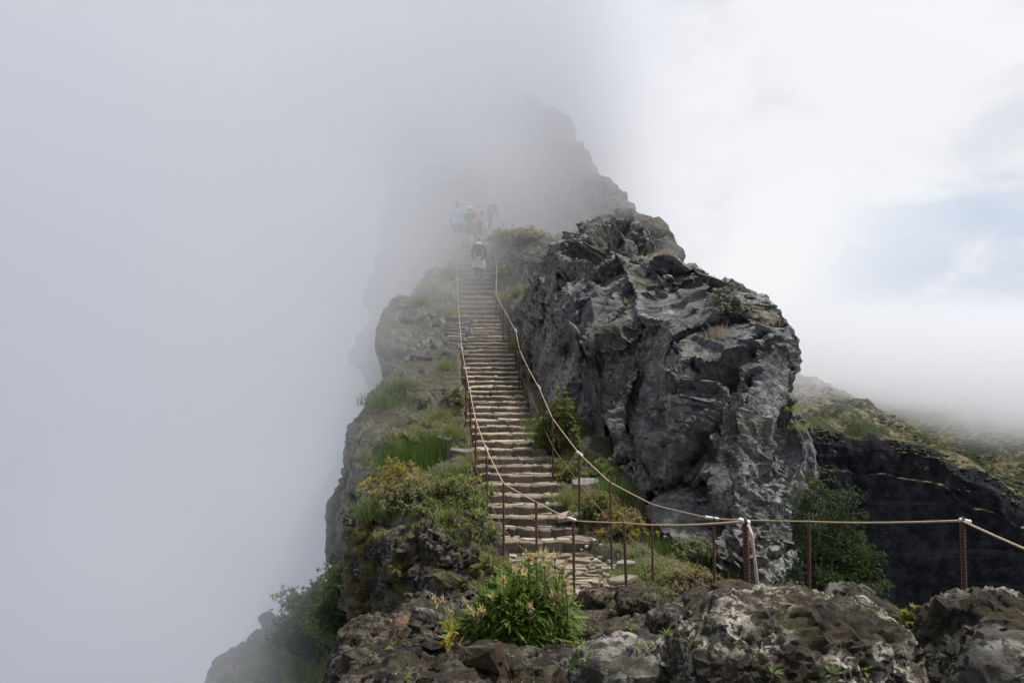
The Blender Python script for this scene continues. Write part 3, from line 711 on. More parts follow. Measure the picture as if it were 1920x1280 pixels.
for k in range(26):
    u = k / 25; px_ = 822 + 16 * math.sin(u * 2.0) + r.uniform(-8, 12) + u * 22; py_ = 700 - u * 105; d = 19.8 + u * 2.6
    w_ = r.uniform(.35, .7)
    poly = rand_quad(-w_ / 2, -.2, w_ / 2, .2, r, .06)
    o = link('stone', stone_mesh('stone', poly, -.11, 0, .02, k), M['slab'], stack, P(px_, py_, d) - stack.location)
    o.rotation_euler = (r.uniform(-.1, .1), r.uniform(-.12, .12), r.uniform(-.3, .3))

# ------------------------------------------------------------------ posts and ropes
def tube_mesh(name, pts, rad, sides=6, caps=True):
    pts = [Vector(p) for p in pts]; v_ = []; f = []
    rads = rad if isinstance(rad, (list, tuple)) else [rad] * len(pts)
    prev = None
    for i, p in enumerate(pts):
        t_ = ((pts[min(i + 1, len(pts) - 1)] - pts[max(i - 1, 0)])).normalized()
        if prev is None: u = t_.orthogonal().normalized()
        else: u = (prev - t_ * prev.dot(t_)).normalized()
        prev = u; w_ = t_.cross(u)
        for k in range(sides):
            a = 6.28318 * k / sides; v_.append(p + (u * math.cos(a) + w_ * math.sin(a)) * rads[i])
    for i in range(len(pts) - 1):
        for k in range(sides):
            k2 = (k + 1) % sides; f.append((i * sides + k, i * sides + k2, (i + 1) * sides + k2, (i + 1) * sides + k))
    if caps: f.append(tuple(range(sides))[::-1]); f.append(tuple((len(pts) - 1) * sides + k for k in range(sides)))
    me = bpy.data.meshes.new(name); me.from_pydata([tuple(a) for a in v_], [], f); me.update()
    me.polygons.foreach_set('use_smooth', [True] * len(f))
    return me
def rebar(base, top, rad, near):
    """ribbed reinforcing bar with a small bent eye at the top that holds the rope"""
    L = (top - base).length; ax = (top - base).normalized(); u = ax.orthogonal().normalized(); w_ = ax.cross(u)
    if not near:
        n_ = 7; pts = [(0, 0, 0)] + [tuple((top - base) * (k / n_) + Vector((R.uniform(-.003, .003), 0, 0))) for k in range(1, n_ + 1)]
        bar = tube_mesh('bar', pts, rad, 8)
    else:
        pitch = rad * 1.15; nz_ = int(L / (pitch / 5)); sides = 14; v_ = []; f = []
        for i in range(nz_ + 1):
            h_ = L * i / nz_
            for k in range(sides):
                a = 6.28318 * k / sides
                ph = (h_ / pitch - a / 3.14159 * .55) % 1.0
                rib = .16 * max(0, 1 - abs(ph - .5) / .22)
                rr = rad * (.90 + rib)
                v_.append(tuple(ax * h_ + (u * math.cos(a) + w_ * math.sin(a)) * rr))
        for i in range(nz_):
            for k in range(sides):
                k2 = (k + 1) % sides; f.append((i * sides + k, i * sides + k2, (i + 1) * sides + k2, (i + 1) * sides + k))
        f.append(tuple(nz_ * sides + k for k in range(sides)))
        bar = bpy.data.meshes.new('bar'); bar.from_pydata(v_, [], f); bar.update()
    return bar
def post(tx, ty, d, by, lab, rad=.0165, near=False, bx=None, group='rusty rope posts'):
    top = P(tx, ty, d); base = P(bx if bx is not None else tx, by, d)
    root = tag(empty('rope_post', base), lab, 'rope post', group)
    link('bar', rebar(base, top, rad, near), M['rust'], root)
    ring = [top - base + Vector((0, math.cos(a) * rad * 1.15, math.sin(a) * rad * 1.15 + rad * .6)) for a in [k * 6.2832 / 10 for k in range(11)]]
    link('eye', tube_mesh('eye', ring, rad * .42, 6), M['rust'], root)
    return top + Vector((0, 0, rad * .6))
Lp = {}
Lp['a'] = post(1397, 981, 4.4, 1500, 'thick ribbed rusty post with white taped rope end, beside a hanging rope', .0175, True, 1418)
Lp['b'] = post(1170, 981, 8.3, 1150, 'rusty ribbed post standing by the landing behind the small black boulders', .0165, True, 1176)
Lp['c'] = post(1075, 977, 9.2, 1150, 'rusty ribbed post where the left rope turns, in front of the landing slates', .0165, True, 1077)
Lp['d'] = post(1005, 942, 10.2, 1096, 'rusty post on the landing behind the flowering foreground bush', .0165, True, 1007)
Lp['e'] = post(944, 907, 11.0, 1060, 'rusty post at the left corner of the lowest step', .0165, True, 945)
Lp['f'] = post(912, 843, 12.6, 966, 'rusty left post beside the fifth step, its rope joint white', .0165, False, 914)
Lp['g'] = post(892, 788, 13.6, 898, 'rusty left post beside the thin grey slab', .0165, False, 892)
Lp['h'] = post(881, 733, 14.9, 838, 'rusty left post by the tall grass tuft', .0165, False, 883)
Lp['i'] = post(873, 692, 16.6, 782, 'rusty left post halfway up beside the small shrub', .0165, False, 874)
Lp['j'] = post(866, 655, 18.4, 730, 'rusty left post next to the grey rock face', .0165, False, 867)
Lp['k'] = post(858, 556, 24.4, 622, 'rusty left post by the stacked slabs in thin fog', .0165, False, 861)
Lp['l'] = post(858, 500, 27.0, 562, 'rusty left post beside the lady in pink, in fog', .0165, False, 859)
Lp['m'] = post(860, 430, 30.6, 478, 'topmost left post fading in fog under the man in the pale shirt', .0165, False, 861)
rp = {}
rp['a'] = post(1804, 979, 5.0, 1400, 'leaning ribbed rusty post with white tape at its top, in front of the dark cliff', .0175, True, 1818)
rp['b'] = post(1517, 979, 8.0, 1300, 'rusty ribbed post in front of the dark green heath tree', .0165, True, 1519)
rp['c'] = post(1338, 974, 8.8, 1180, 'rusty ribbed post rising from flowers before the outcrop foot', .0165, True, 1341)
rp['d'] = post(1222, 946, 10.3, 1150, 'rusty ribbed post in the yellow flowers right of the landing', .0165, True, 1225)
rp['e'] = post(1144, 905, 11.0, 1066, 'rusty post at the right edge of the landing by white stones', .0165, True, 1147)
rp['f'] = post(1086, 851, 12.3, 974, 'rusty right post beside the brown jutting slab', .0165, False, 1086)
rp['g'] = post(1036, 785, 13.7, 896, 'rusty right post in front of the leafy flowering bush', .0165, False, 1037)
rp['h'] = post(1011, 728, 15.4, 814, 'rusty right post at the edge of the grass beside the tall bush', .0165, False, 1012)
rp['i'] = post(990, 690, 17.0, 764, 'rusty right post against the shaded foot of the outcrop', .0165, False, 990)
rp['j'] = post(974, 656, 18.4, 731, 'rusty right post just below the narrow gap between stairs and outcrop', .0165, False, 973)
rp['k'] = post(967, 621, 19.8, 692, 'rusty right post with a white rope joint left of the outcrop', .0165, False, 967)
rp['l'] = post(954, 598, 21.0, 670, 'rusty right post beside the scattered slabs midway up', .0165, False, 954)
rp['m'] = post(944, 579, 22.2, 640, 'rusty right post behind the scattered slabs', .0165, False, 944)
rp['n'] = post(930, 554, 24.0, 617, 'rusty right post where the right rope bends upward', .0165, False, 930)
rp['o'] = post(931, 500, 26.6, 560, 'rusty right post beside the grassy rock in fog', .0165, False, 931)
rp['p'] = post(925, 453, 29.2, 508, 'rusty right post just above the lady in pink in fog', .0165, False, 925)
rp['q'] = post(907, 416, 31.8, 462, 'rusty right post next to the hiker in black', .0165, False, 907)
def rope(name, pts, rad, mat, lab, sag=.0, cat='rope', group=None):
    fine = []
    for a, b in zip(pts[:-1], pts[1:]):
        for k in range(8):
            u = k / 8; p = a.lerp(b, u); p = p.copy(); p.z -= 4 * u * (1 - u) * sag * (b - a).length; fine.append(p)
    fine.append(pts[-1])
    return tag(link(name, tube_mesh(name, fine, rad, 6), M[mat]), lab, cat, group)
rope('rope', [Lp[k] for k in 'abcdefghijklm'] + [P(864, 395, 34)], .0075, 'rope', 'pale rope strung along the left side of the stairs', .006)
rr_ = rope('rope', [P(1960, 1045, 4.2)] + [rp[k] for k in 'abcdefghijklmnop'] + [rp['q'], P(912, 385, 34)], .0075, 'rope', 'pale rope strung along the right side of the stairs and before the dark cliff', .004)
rope('rope', [P(1403, 984, 4.34), P(1409, 1000, 4.3), P(1416, 1055, 4.27), P(1427, 1150, 4.24)], .0095, 'wood', 'straight pale rope end slanting down beside the taped post', 0)
rope('cable', [P(878, 800, 14.4), P(890, 870, 13.2), P(915, 935, 12.4), P(936, 975, 11.6), P(944, 992, 11.0), P(1006, 1052, 10.2), P(1076, 1108, 9.2), P(1120, 1135, 8.9)], .004, 'cable', 'thin rusty cable sagging low along the left posts', .01, 'cable')
rope('cable', [P(976, 700, 18.4), P(1000, 752, 16.4), P(1012, 780, 15.4), P(1037, 838, 13.7), P(1086, 905, 12.3), P(1146, 978, 11.0), P(1223, 1040, 10.3), P(1340, 1105, 8.8)], .004, 'cable', 'thin rusty cable running low along the right posts', .01, 'cable')
rope('rope', [P(912, 385, 34), P(925, 393, 35), P(940, 396, 36), P(950, 388, 37), P(954, 360, 39), P(958, 336, 41), P(975, 318, 43), P(995, 305, 45)], .012, 'rope', 'faint rope climbing onward through the fog above the stairs', 0)
def wrap(p, q_, rad, lab):
    """a band of pale tape wound round the rope joint"""
    ax = (q_ - p); pts = [p + ax * (k / 12) for k in range(13)]
    rads = [rad * (.82 if k in (0, 12) else (1.0 if k % 3 else .86)) for k in range(13)]
    tag(link('tape', tube_mesh('tape', pts, rads, 12), M['clamp']), lab, 'tape')
wrap(Lp['a'] + Vector((-.035, 0, .008)), Lp['a'] + Vector((.025, 0, -.010)), .0165, 'white tape wound round the rope end on the thick post beside the hanging rope')
wrap(rp['a'] + Vector((-.02, 0, .006)), rp['a'] + Vector((.045, -.02, -.004)), .0145, 'white tape on the leaning post in front of the dark cliff')
wrap(Lp['c'] + Vector((-.06, 0, .03)), Lp['c'] + Vector((.03, 0, 0)), .019, 'white tape where the left rope turns above the landing')
wrap(rp['c'] + Vector((-.09, .02, .015)), rp['c'] + Vector((.06, 0, -.005)), .019, 'white tape on the right rope before the outcrop foot')
wrap(Lp['f'] + Vector((-.02, 0, .05)), Lp['f'] + Vector((.015, 0, -.03)), .022, 'small white joint on the left rope beside the fifth step')
wrap(rp['f'] + Vector((-.04, 0, .03)), rp['f'] + Vector((.05, 0, -.04)), .024, 'small white joint on the right rope above the brown jutting slab')
wrap(Lp['h'] + Vector((-.01, 0, .05)), Lp['h'] + Vector((.01, 0, -.03)), .024, 'small white joint on the left rope by the tall grass tuft')
wrap(rp['h'] + Vector((-.02, 0, .05)), rp['h'] + Vector((.02, 0, -.03)), .024, 'small white joint on the right rope beside the tall bush')
wrap(rp['k'] + Vector((-.02, 0, .05)), rp['k'] + Vector((.02, 0, -.03)), .028, 'small white joint on the right rope where it nears the outcrop')
wrap(Lp['j'] + Vector((-.005, 0, .05)), Lp['j'] + Vector((.01, 0, -.03)), .026, 'small white joint on the left rope next to the grey rock face')

# ------------------------------------------------------------------ hikers
def skin_body(name, joints, edges, mat, parent=None, levels=2):
    me = bpy.data.meshes.new(name); keys = list(joints)
    me.from_pydata([joints[k][:3] for k in keys], [], [(keys.index(a), keys.index(b)) for a, b in edges]); me.update()
    o = bpy.data.objects.new(name, me); COL.objects.link(o)
    md = o.modifiers.new('s', 'SKIN'); md.use_smooth_shade = True
    for i, k in enumerate(keys):
        r_ = joints[k][3]; me.skin_vertices[0].data[i].radius = (r_, r_) if not isinstance(r_, tuple) else r_
        me.skin_vertices[0].data[i].use_root = i == 0
    sb = o.modifiers.new('d', 'SUBSURF'); sb.levels = levels; sb.render_levels = levels
    dg = bpy.context.evaluated_depsgraph_get(); dg.update()
    new = bpy.data.meshes.new_from_object(o.evaluated_get(dg)); new.name = name
    bpy.data.objects.remove(o)
    new.materials.clear(); new.materials.append(mat)
    return link(name, new, None, parent)
def ell(name, c, rad, mat, parent, cut=None, seg=20):
    bm = bmesh.new(); bmesh.ops.create_uvsphere(bm, u_segments=seg, v_segments=12, radius=1)
    if cut: bmesh.ops.delete(bm, geom=[v_ for v_ in bm.verts if cut(v_.co)], context='VERTS')
    for v_ in bm.verts: v_.co = Vector((v_.co.x * rad[0] + c[0], v_.co.y * rad[1] + c[1], v_.co.z * rad[2] + c[2]))
    me = bpy.data.meshes.new(name); bm.to_mesh(me); bm.free(); me.polygons.foreach_set('use_smooth', [True] * len(me.polygons))
    return link(name, me, mat, parent)
SKIN = plain('skin', (.50, .30, .21), .6)
def hiker(loc, h, lab, top, bottom, hair, legs='shorts', skirt=None, pack=None, lean=.06, step=.2, arm=.35, rz=0, hat=None, sleeves=False):
    """walking person seen from behind; built 1.75 m tall facing +y, then scaled"""
    root = tag(empty('person', loc, rz), lab, 'person'); root.scale = (h / 1.75,) * 3
    s = step; Lf = .17      # the front foot stands one step up
    J = {'pelvis': (0, 0, .93, (.155, .11)), 'waist': (0, lean * .4, 1.08, (.135, .095)), 'chest': (0, lean, 1.28, (.165, .11)), 'neck0': (0, lean * 1.25, 1.44, (.085, .065)), 'neck': (0, lean * 1.4, 1.50, .052), 'head': (0, lean * 1.6 + .01, 1.60, (.075, .092)), 'crown': (0, lean * 1.6 + .005, 1.69, (.068, .082)),
         'hipL': (-.09, 0, .86, .098), 'kneeL': (-.10, .10 + s * .5, .50 + Lf * .7, .062), 'calfL': (-.10, .04 + s * .55, .36 + Lf, .058), 'ankL': (-.10, s * .55, .09 + Lf, .038), 'toeL': (-.11, s * .55 + .17, .035 + Lf, .035),
         'hipR': (.09, 0, .86, .098), 'kneeR': (.10, .02 - s * .2, .49, .062), 'calfR': (.10, -.05 - s * .35, .33, .058), 'ankR': (.10, -.06 - s * .5, .10, .038), 'toeR': (.11, .10 - s * .5, .03, .035),
         'shL': (-.19, lean, 1.40, .058), 'elL': (-.25, lean - .05, 1.13, .043), 'wrL': (-.24, lean + .17 * arm * 2, .92, .030), 'haL': (-.235, lean + .26 * arm * 2, .85, (.026, .040)), 'fiL': (-.23, lean + .31 * arm * 2, .77, (.018, .032)),
         'shR': (.19, lean, 1.40, .058), 'elR': (.25, lean - .08, 1.13, .043), 'wrR': (.25, lean + .12 * arm, .91, .030), 'haR': (.245, lean + .17 * arm, .83, (.026, .040)), 'fiR': (.24, lean + .20 * arm, .75, (.018, .032))}
    E = [('pelvis', 'waist'), ('waist', 'chest'), ('chest', 'neck0'), ('neck0', 'neck'), ('neck', 'head'), ('head', 'crown')]
    for S_ in 'LR':
        E += [('pelvis', 'hip' + S_), ('hip' + S_, 'knee' + S_), ('knee' + S_, 'calf' + S_), ('calf' + S_, 'ank' + S_), ('ank' + S_, 'toe' + S_), ('neck0', 'sh' + S_), ('sh' + S_, 'el' + S_), ('el' + S_, 'wr' + S_), ('wr' + S_, 'ha' + S_), ('ha' + S_, 'fi' + S_)]
    skin_body('body', J, E, SKIN, root)
    def g(k, add):
        a = J[k]; r_ = a[3]; return (*a[:3], (r_[0] + add, r_[1] + add) if isinstance(r_, tuple) else r_ + add)
    T = {k: g(k, .022) for k in ('waist', 'chest', 'neck0', 'shL', 'shR')}; T['pelvis'] = g('pelvis', .02)
    TE = [('waist', 'pelvis'), ('waist', 'chest'), ('chest', 'neck0'), ('neck0', 'shL'), ('neck0', 'shR')]
    for S_ in 'LR':
        if sleeves:
            T['el' + S_] = g('el' + S_, .02); T['wr' + S_] = g('wr' + S_, .016); TE += [('sh' + S_, 'el' + S_), ('el' + S_, 'wr' + S_)]
        else:
            a, b = Vector(J['sh' + S_][:3]), Vector(J['el' + S_][:3]); m1 = a.lerp(b, .62); T['sl' + S_] = (*m1, .068); TE += [('sh' + S_, 'sl' + S_)]
    skin_body('jacket' if sleeves else 'shirt', T, TE, top, root)
    B = {'pelvis': g('pelvis', .016), 'hipL': g('hipL', .02), 'hipR': g('hipR', .02)}; BE = [('pelvis', 'hipL'), ('pelvis', 'hipR')]
    for S_ in 'LR':
        if legs == 'shorts':
            a, b = Vector(J['hip' + S_][:3]), Vector(J['knee' + S_][:3]); m1 = a.lerp(b, .8); B['th' + S_] = (*m1, .095); BE += [('hip' + S_, 'th' + S_)]
        else:
            B['knee' + S_] = g('knee' + S_, .02); B['calf' + S_] = g('calf' + S_, .016); B['ank' + S_] = g('ank' + S_, .022); BE += [('hip' + S_, 'knee' + S_), ('knee' + S_, 'calf' + S_), ('calf' + S_, 'ank' + S_)]
    skin_body('shorts' if legs == 'shorts' else 'trousers', B, BE, bottom, root)
    for S_ in 'LR':
        a, b = J['ank' + S_], J['toe' + S_]
        ell('shoe', ((a[0] + b[0]) / 2, (a[1] + b[1]) / 2 - .01, min(a[2], b[2]) + .012), (.048, .145, .045), FB['shoe'], root)
    hc = J['head']; ell('hair', (0, hc[1] - .012, hc[2] + .045), (.088, .105, .118), hair, root, cut=lambda c: c.z < -.75 or (c.y > .35 and c.z < .35))
    if hat: ell('cap', (0, hc[1], hc[2] + .085), (.098, .118, .085), hat, root, cut=lambda c: c.z < -.05)
    if skirt:
        bm = bmesh.new(); n_ = 28; rings = []
        for k in range(9):
            u = k / 8; z_ = 1.02 - u * .50; rr = .165 + .14 * u ** .8; ring = []
            for a in range(n_):
                an = a / n_ * 6.2832; w1 = rr * (1 + .06 * u * math.sin(an * 7) + .03 * math.sin(an * 3)); ring.append(bm.verts.new((w1 * math.cos(an), w1 * .78 * math.sin(an), z_ - .04 * u * math.cos(an * 2 + 1))))
            rings.append(ring)
        for k in range(8):
            for a in range(n_): bm.faces.new((rings[k][a], rings[k][(a + 1) % n_], rings[k + 1][(a + 1) % n_], rings[k + 1][a]))
        me = bpy.data.meshes.new('skirt'); bm.to_mesh(me); bm.free(); me.polygons.foreach_set('use_smooth', [True] * len(me.polygons))
        link('skirt', me, skirt, root)
    if pack:
        bm = bmesh.new(); bmesh.ops.create_cube(bm, size=1)
        bmesh.ops.subdivide_edges(bm, edges=bm.edges, cuts=5, use_grid_fill=True)
        for v_ in bm.verts:
            c_ = v_.co * 2; m_ = max(abs(c_.x), abs(c_.y), abs(c_.z)); sph = c_.normalized() * 1.0; c_ = c_.lerp(sph * m_ , .45)
            v_.co = Vector((c_.x * .155, c_.y * .095 - .20 + lean, c_.z * .235 + 1.22 + (.02 if c_.z > 0 else 0)))
        me = bpy.data.meshes.new('pack'); bm.to_mesh(me); bm.free(); me.polygons.foreach_set('use_smooth', [True] * len(me.polygons))
        bp_ = tag(link('backpack', me, pack), 'small backpack worn by ' + lab.split(' ')[0] + ' ' + ' '.join(lab.split(' ')[1:6]), 'backpack')
        bp_.location = loc; bp_.rotation_euler[2] = rz; bp_.scale = root.scale
        for sx in (-1, 1):
            link('strap', tube_mesh('strap', [(sx * .10, -.12 + lean, 1.40), (sx * .11, lean - .02, 1.475), (sx * .12, lean + .11, 1.40), (sx * .13, lean + .10, 1.2), (sx * .12, lean - .10, 1.06)], .016, 6), pack, bp_)
    return root
FB = {k: plain('cloth_' + k, c, .9) for k, c in dict(shoe=(.25, .25, .26), blue=(.30, .38, .52), navy=(.03, .035, .06), black=(.015, .015, .02), pink=(.46, .36, .42), maroon=(.20, .06, .09), jean=(.05, .12, .32), teal=(.03, .12, .16), white=(.8, .8, .8), coral=(.50, .28, .22), blond=(.36, .24, .13), brown=(.08, .05, .03)).items()}
def stand(px, row):
    d = SD(row); return P(px, row, d)
hiker(stand(898, 529), 1.58, 'woman in pink skirt and dark red top with teal backpack and pale hood climbing alone', FB['maroon'], FB['jean'], FB['blond'], 'trousers', FB['pink'], FB['teal'], sleeves=True, hat=None)
w_hood = ell('hood', (0, -.09, 1.43), (.135, .10, .085), FB['white'], None); w_hood.parent = [o for o in COL.objects if o.name.startswith('person')][0]
hiker(stand(858, 466), 1.80, 'man in pale blue shirt and dark shorts at the top left of the stairs', FB['blue'], FB['navy'], FB['brown'], 'shorts', rz=.05)
hiker(stand(880, 468), 1.68, 'hiker in black shirt and shorts with pale cap in the middle of the group', FB['black'], FB['black'], FB['brown'], 'shorts', hat=FB['white'])
hiker(stand(895, 461), 1.66, 'hiker in black leggings with a coral backpack at the right of the group', FB['black'], FB['black'], FB['blond'], 'trousers', pack=FB['coral'], rz=-.1)
hiker(P(917, 440, 33.6), 1.55, 'hiker in dark navy jacket bending beyond the upper right rope', FB['navy'], FB['navy'], FB['blond'], 'trousers', sleeves=True, lean=.28, rz=-.6)

# ------------------------------------------------------------------ plants
bpy.context.view_layer.update()
class Acc:
    def __init__(s): s.v = []; s.f = []; s.n = 0
    def add(s, v, f): s.v.append(v); s.f.append(f + s.n); s.n += len(v)
    def build(s, name, mat, parent=None, origin=None):
        if not s.v: return None
        v = np.concatenate(s.v)
        if origin is not None: v = v - np.array(origin)[None]
        fs3 = [a for a in s.f if a.shape[1] == 3]; fs4 = [a for a in s.f if a.shape[1] == 4]
        fl = []
        if fs4: fl.append(np.concatenate(fs4))
        if fs3: fl.append(np.concatenate(fs3))
        return link(name, mesh_np(name, v, fl), mat, parent)
def unit(a): return a / (np.linalg.norm(a, axis=-1, keepdims=True) + 1e-9)
def blades(acc, base, dr, L, W, droop=.3, segs=3, prof=(.55, 1.0, .75), fold=0.0):
    """curved tapering leaves: base (N,3), direction (N,3), length, width"""
    base = np.asarray(base, float); dr = unit(np.asarray(dr, float)); N = len(base)
    L = np.broadcast_to(L, (N,)).astype(float); W = np.broadcast_to(W, (N,)).astype(float); droop = np.broadcast_to(droop, (N,))
    side = unit(np.cross(dr, np.array([0, 0, 1.0]) + NR.normal(size=(N, 3)) * .25))
    vs = []
    for k in range(segs + 1):
        u = k / segs
        c = base + dr * (L * u)[:, None]; c[:, 2] -= droop * L * u * u
        wv = W * (prof[min(k, len(prof) - 1)] if k < segs else .0)
        if k < segs: vs += [c - side * (wv / 2)[:, None], c + side * (wv / 2)[:, None]]
        else: vs += [c]
    V = np.stack(vs, 1).reshape(-1, 3); m = len(vs)
    b = (np.arange(N) * m)[:, None]
    fq = []
    for k in range(segs - 1): fq.append(b + np.array([[2 * k, 2 * k + 1, 2 * k + 3, 2 * k + 2]]))
    acc.v.append(V)
    if fq: acc.f.append(np.concatenate(fq) + acc.n)
    acc.f.append(b + np.array([[2 * segs - 2, 2 * segs - 1, 2 * segs]]) + acc.n)
    acc.n += len(V)
def fan(n, spread, up=1.0):
    """n directions round +z; spread 0 = upright, 1 = flat, 1.3 = hanging"""
    a = NR.rand(n) * 6.2832; t = np.sqrt(NR.rand(n)) * spread * 1.5708
    return np.stack([np.cos(a) * np.sin(t), np.sin(a) * np.sin(t), np.cos(t) * up], 1)
def orient(dirs, axis):
    ax = Vector(axis).normalized(); q_ = Vector((0, 0, 1)).rotation_difference(ax).to_matrix(); return dirs @ np.array(q_).T
def grass_into(acc, c, h, w, n, spread=.35, wid=.006, droop=.25):
    b = np.array(c)[None] + np.stack([NR.normal(size=n) * w * .4, NR.normal(size=n) * w * .4, np.zeros(n) - .02], 1)
    d = fan(n, spread); blades(acc, b, d, h * (.5 + .6 * NR.rand(n)), wid * (.6 + .8 * NR.rand(n)), droop * (.3 + NR.rand(n)), 3, (1, .9, .55))
def rosette_into(acc, c, axis, n, L, W, spread=1.0, droop=.25, inner=.25):
    d = fan(n, spread); d[:, 2] += .12; d = orient(d, axis)
    blades(acc, np.array(c)[None] + d * 0.004, d, L * (.65 + .45 * NR.rand(n)), W * (.75 + .4 * NR.rand(n)), droop * (.4 + NR.rand(n)), 4, (.45, .9, 1.0, .62))
def stem_into(acc, a, b, r0, r1, bend=.1, segs=4, sides=4):
    a = np.array(a, float); b = np.array(b, float); L = np.linalg.norm(b - a); off = NR.normal(size=3) * bend * L
    pts = [a + (b - a) * u + off * (4 * u * (1 - u)) * .5 for u in np.linspace(0, 1, segs + 1)]
    t_ = unit(b - a); u_ = unit(np.cross(t_, [.3, .9, .2])); w_ = np.cross(t_, u_); V = []
    for k, p in enumerate(pts):
        r_ = r0 + (r1 - r0) * k / segs
        for j in range(sides):
            an = 6.2832 * j / sides; V.append(p + (u_ * math.cos(an) + w_ * math.sin(an)) * r_)
    Fq = [[k * sides + j, k * sides + (j + 1) % sides, (k + 1) * sides + (j + 1) % sides, (k + 1) * sides + j] for k in range(segs) for j in range(sides)]
    acc.add(np.array(V), np.array(Fq)); return pts
def head_into(acc, c, r, n=16, flat=.75):
    d = fan(n, 1.05); blades(acc, np.tile(np.array(c, float), (n, 1)), d, r * (.7 + .5 * NR.rand(n)), r * .42, -.15, 2, (.6, 1.0))
def plant(loc, label, cat='plant', group=None, name=None):
    return tag(empty(name or cat.replace(' ', '_'), loc), label, cat, group)
def finish(root, parts):
    for nm, acc, mat in parts:
        acc.build(nm, M[mat], root)
def dome_shrub(loc, wx, wy, h, nros, L, W, label, leafm='leaf', stemm='twig', heads=0, headm='ochre', headr=.018, headup=.08, nleaf=14, spread=.95, name='shrub', cat='shrub', dry=0.0, group=None, lift=.0):
    root = plant(loc, label, cat, group, name); A, B_, C_, D_ = Acc(), Acc(), Acc(), Acc(); ph = R.uniform(0, 6)
    for k in range(nros):
        a = R.uniform(0, 6.283); rr = math.sqrt(R.random()); el = math.sqrt(max(0, 1 - rr * rr)) * R.uniform(.55, 1.08)
        lob = 1 + .30 * math.sin(a * 3 + rr * 4 + ph) + .22 * math.sin(a * 7 + ph * 2) * rr
        c = (math.cos(a) * rr * wx * lob, math.sin(a) * rr * wy * lob, lift + h * el * (1 + .4 * math.sin(a * 2 + rr * 6 + ph)))
        ax = (c[0] / wx * .8, c[1] / wy * .8, .7)
        rosette_into(D_ if R.random() < dry else A, c, ax, nleaf, L * R.uniform(.7, 1.15), W, spread, .2)
        stem_into(B_, (c[0] * .15, c[1] * .15, 0), c, .006 + .01 * L, .003, .12, 3, 3)
    for k in range(heads):
        a = R.uniform(0, 6.283); rr = math.sqrt(R.random()) * .95; el = math.sqrt(max(0, 1 - rr * rr))
        c = np.array((math.cos(a) * rr * wx, math.sin(a) * rr * wy, lift + h * el * R.uniform(.85, 1.05)))
        t_ = c + np.array((R.uniform(-.3, .3) * headup, R.uniform(-.3, .3) * headup, headup * R.uniform(.6, 1.4)))
        stem_into(B_, c, t_, .002, .0015, .1, 2, 3); head_into(C_, t_, headr * R.uniform(.7, 1.2), 10)
    finish(root, [('foliage', A, leafm), ('dry_leaves', D_, 'straw'), ('stem', B_, stemm), ('flower_heads', C_, headm)])
    return root
def grass_tuft(loc, h, w, n, label, mat='grass', dry=0, name='grass_tuft', cat='grass tuft', spread=.35, wid=.008, droop=.25):
    root = plant(loc, label, cat, None, name); A, B_ = Acc(), Acc()
    grass_into(A, (0, 0, 0), h, w, n, spread, wid, droop)
    if dry: grass_into(B_, (0, 0, 0), h * 1.25, w, dry, spread * .8, wid * .7, .15)
    finish(root, [('blades', A, mat), ('dry_stalks', B_, 'straw')]); return root

# --- left bank
dome_shrub(at(770, 945), .62, .5, .30, 260, .085, .016, 'wide grey-green bush with ochre seed heads crowning the dark left bank', 'grey_leaf', heads=170, headm='ochre', headr=.022, dry=.12)
dome_shrub(at(745, 915), .5, .4, .34, 150, .08, .014, 'yellow-flowering shrub above the grey-green bush on the left bank', 'yellow', heads=150, headm='ochre', headr=.022, headup=.10, dry=.05)
dome_shrub(at(850, 935), .5, .4, .26, 170, .09, .017, 'green bush with brown seed heads between the left bank boulder and lower stairs', 'leaf', heads=90, headm='ochre', headr=.02, dry=.12)
grass_tuft(at(770, 872), .62, .75, 1500, 'tall dark green broom bush standing on the left ledge', 'broom', 40, 'broom_bush', 'bush', .22, .007, .06)
grass_tuft(at(815, 865), .70, .45, 900, 'right half of the broom thicket beside the pale stone block', 'broom', 20, 'broom_bush', 'bush', .2, .007, .06)
grass_tuft(at(852, 815), .34, .3, 420, 'bright green grass tuft left of the stairs above the grey block', 'grass', 60)
grass_tuft(at(830, 782), .30, .35, 300, 'straw-tipped grass tuft on the rock left of the stairs', 'grass', 160)
grass_tuft(at(885, 868), .30, .25, 300, 'pale grass tuft hanging over the light grey block', 'grass', 120)
grass_tuft(at(850, 900), .34, .3, 500, 'dark fine-leaved tuft between broom and lower stairs', 'broom', 30)
grass_tuft(at(700, 965), .32, .35, 420, 'olive dark grass tuft at the left brink of the bank', 'broom', 60)
grass_tuft(at(722, 757), .42, .6, 900, 'dark grass hummock on the left skyline below the slab rock', 'broom', 80)
grass_tuft(at(745, 730), .40, .5, 500, 'fog-grey grass hummock behind the dark one on the left skyline', 'broom', 60)
dome_shrub(at(857, 755), .30, .3, .30, 60, .09, .02, 'small bluish-green shrub beside the left posts halfway up', 'grey_leaf', heads=8)
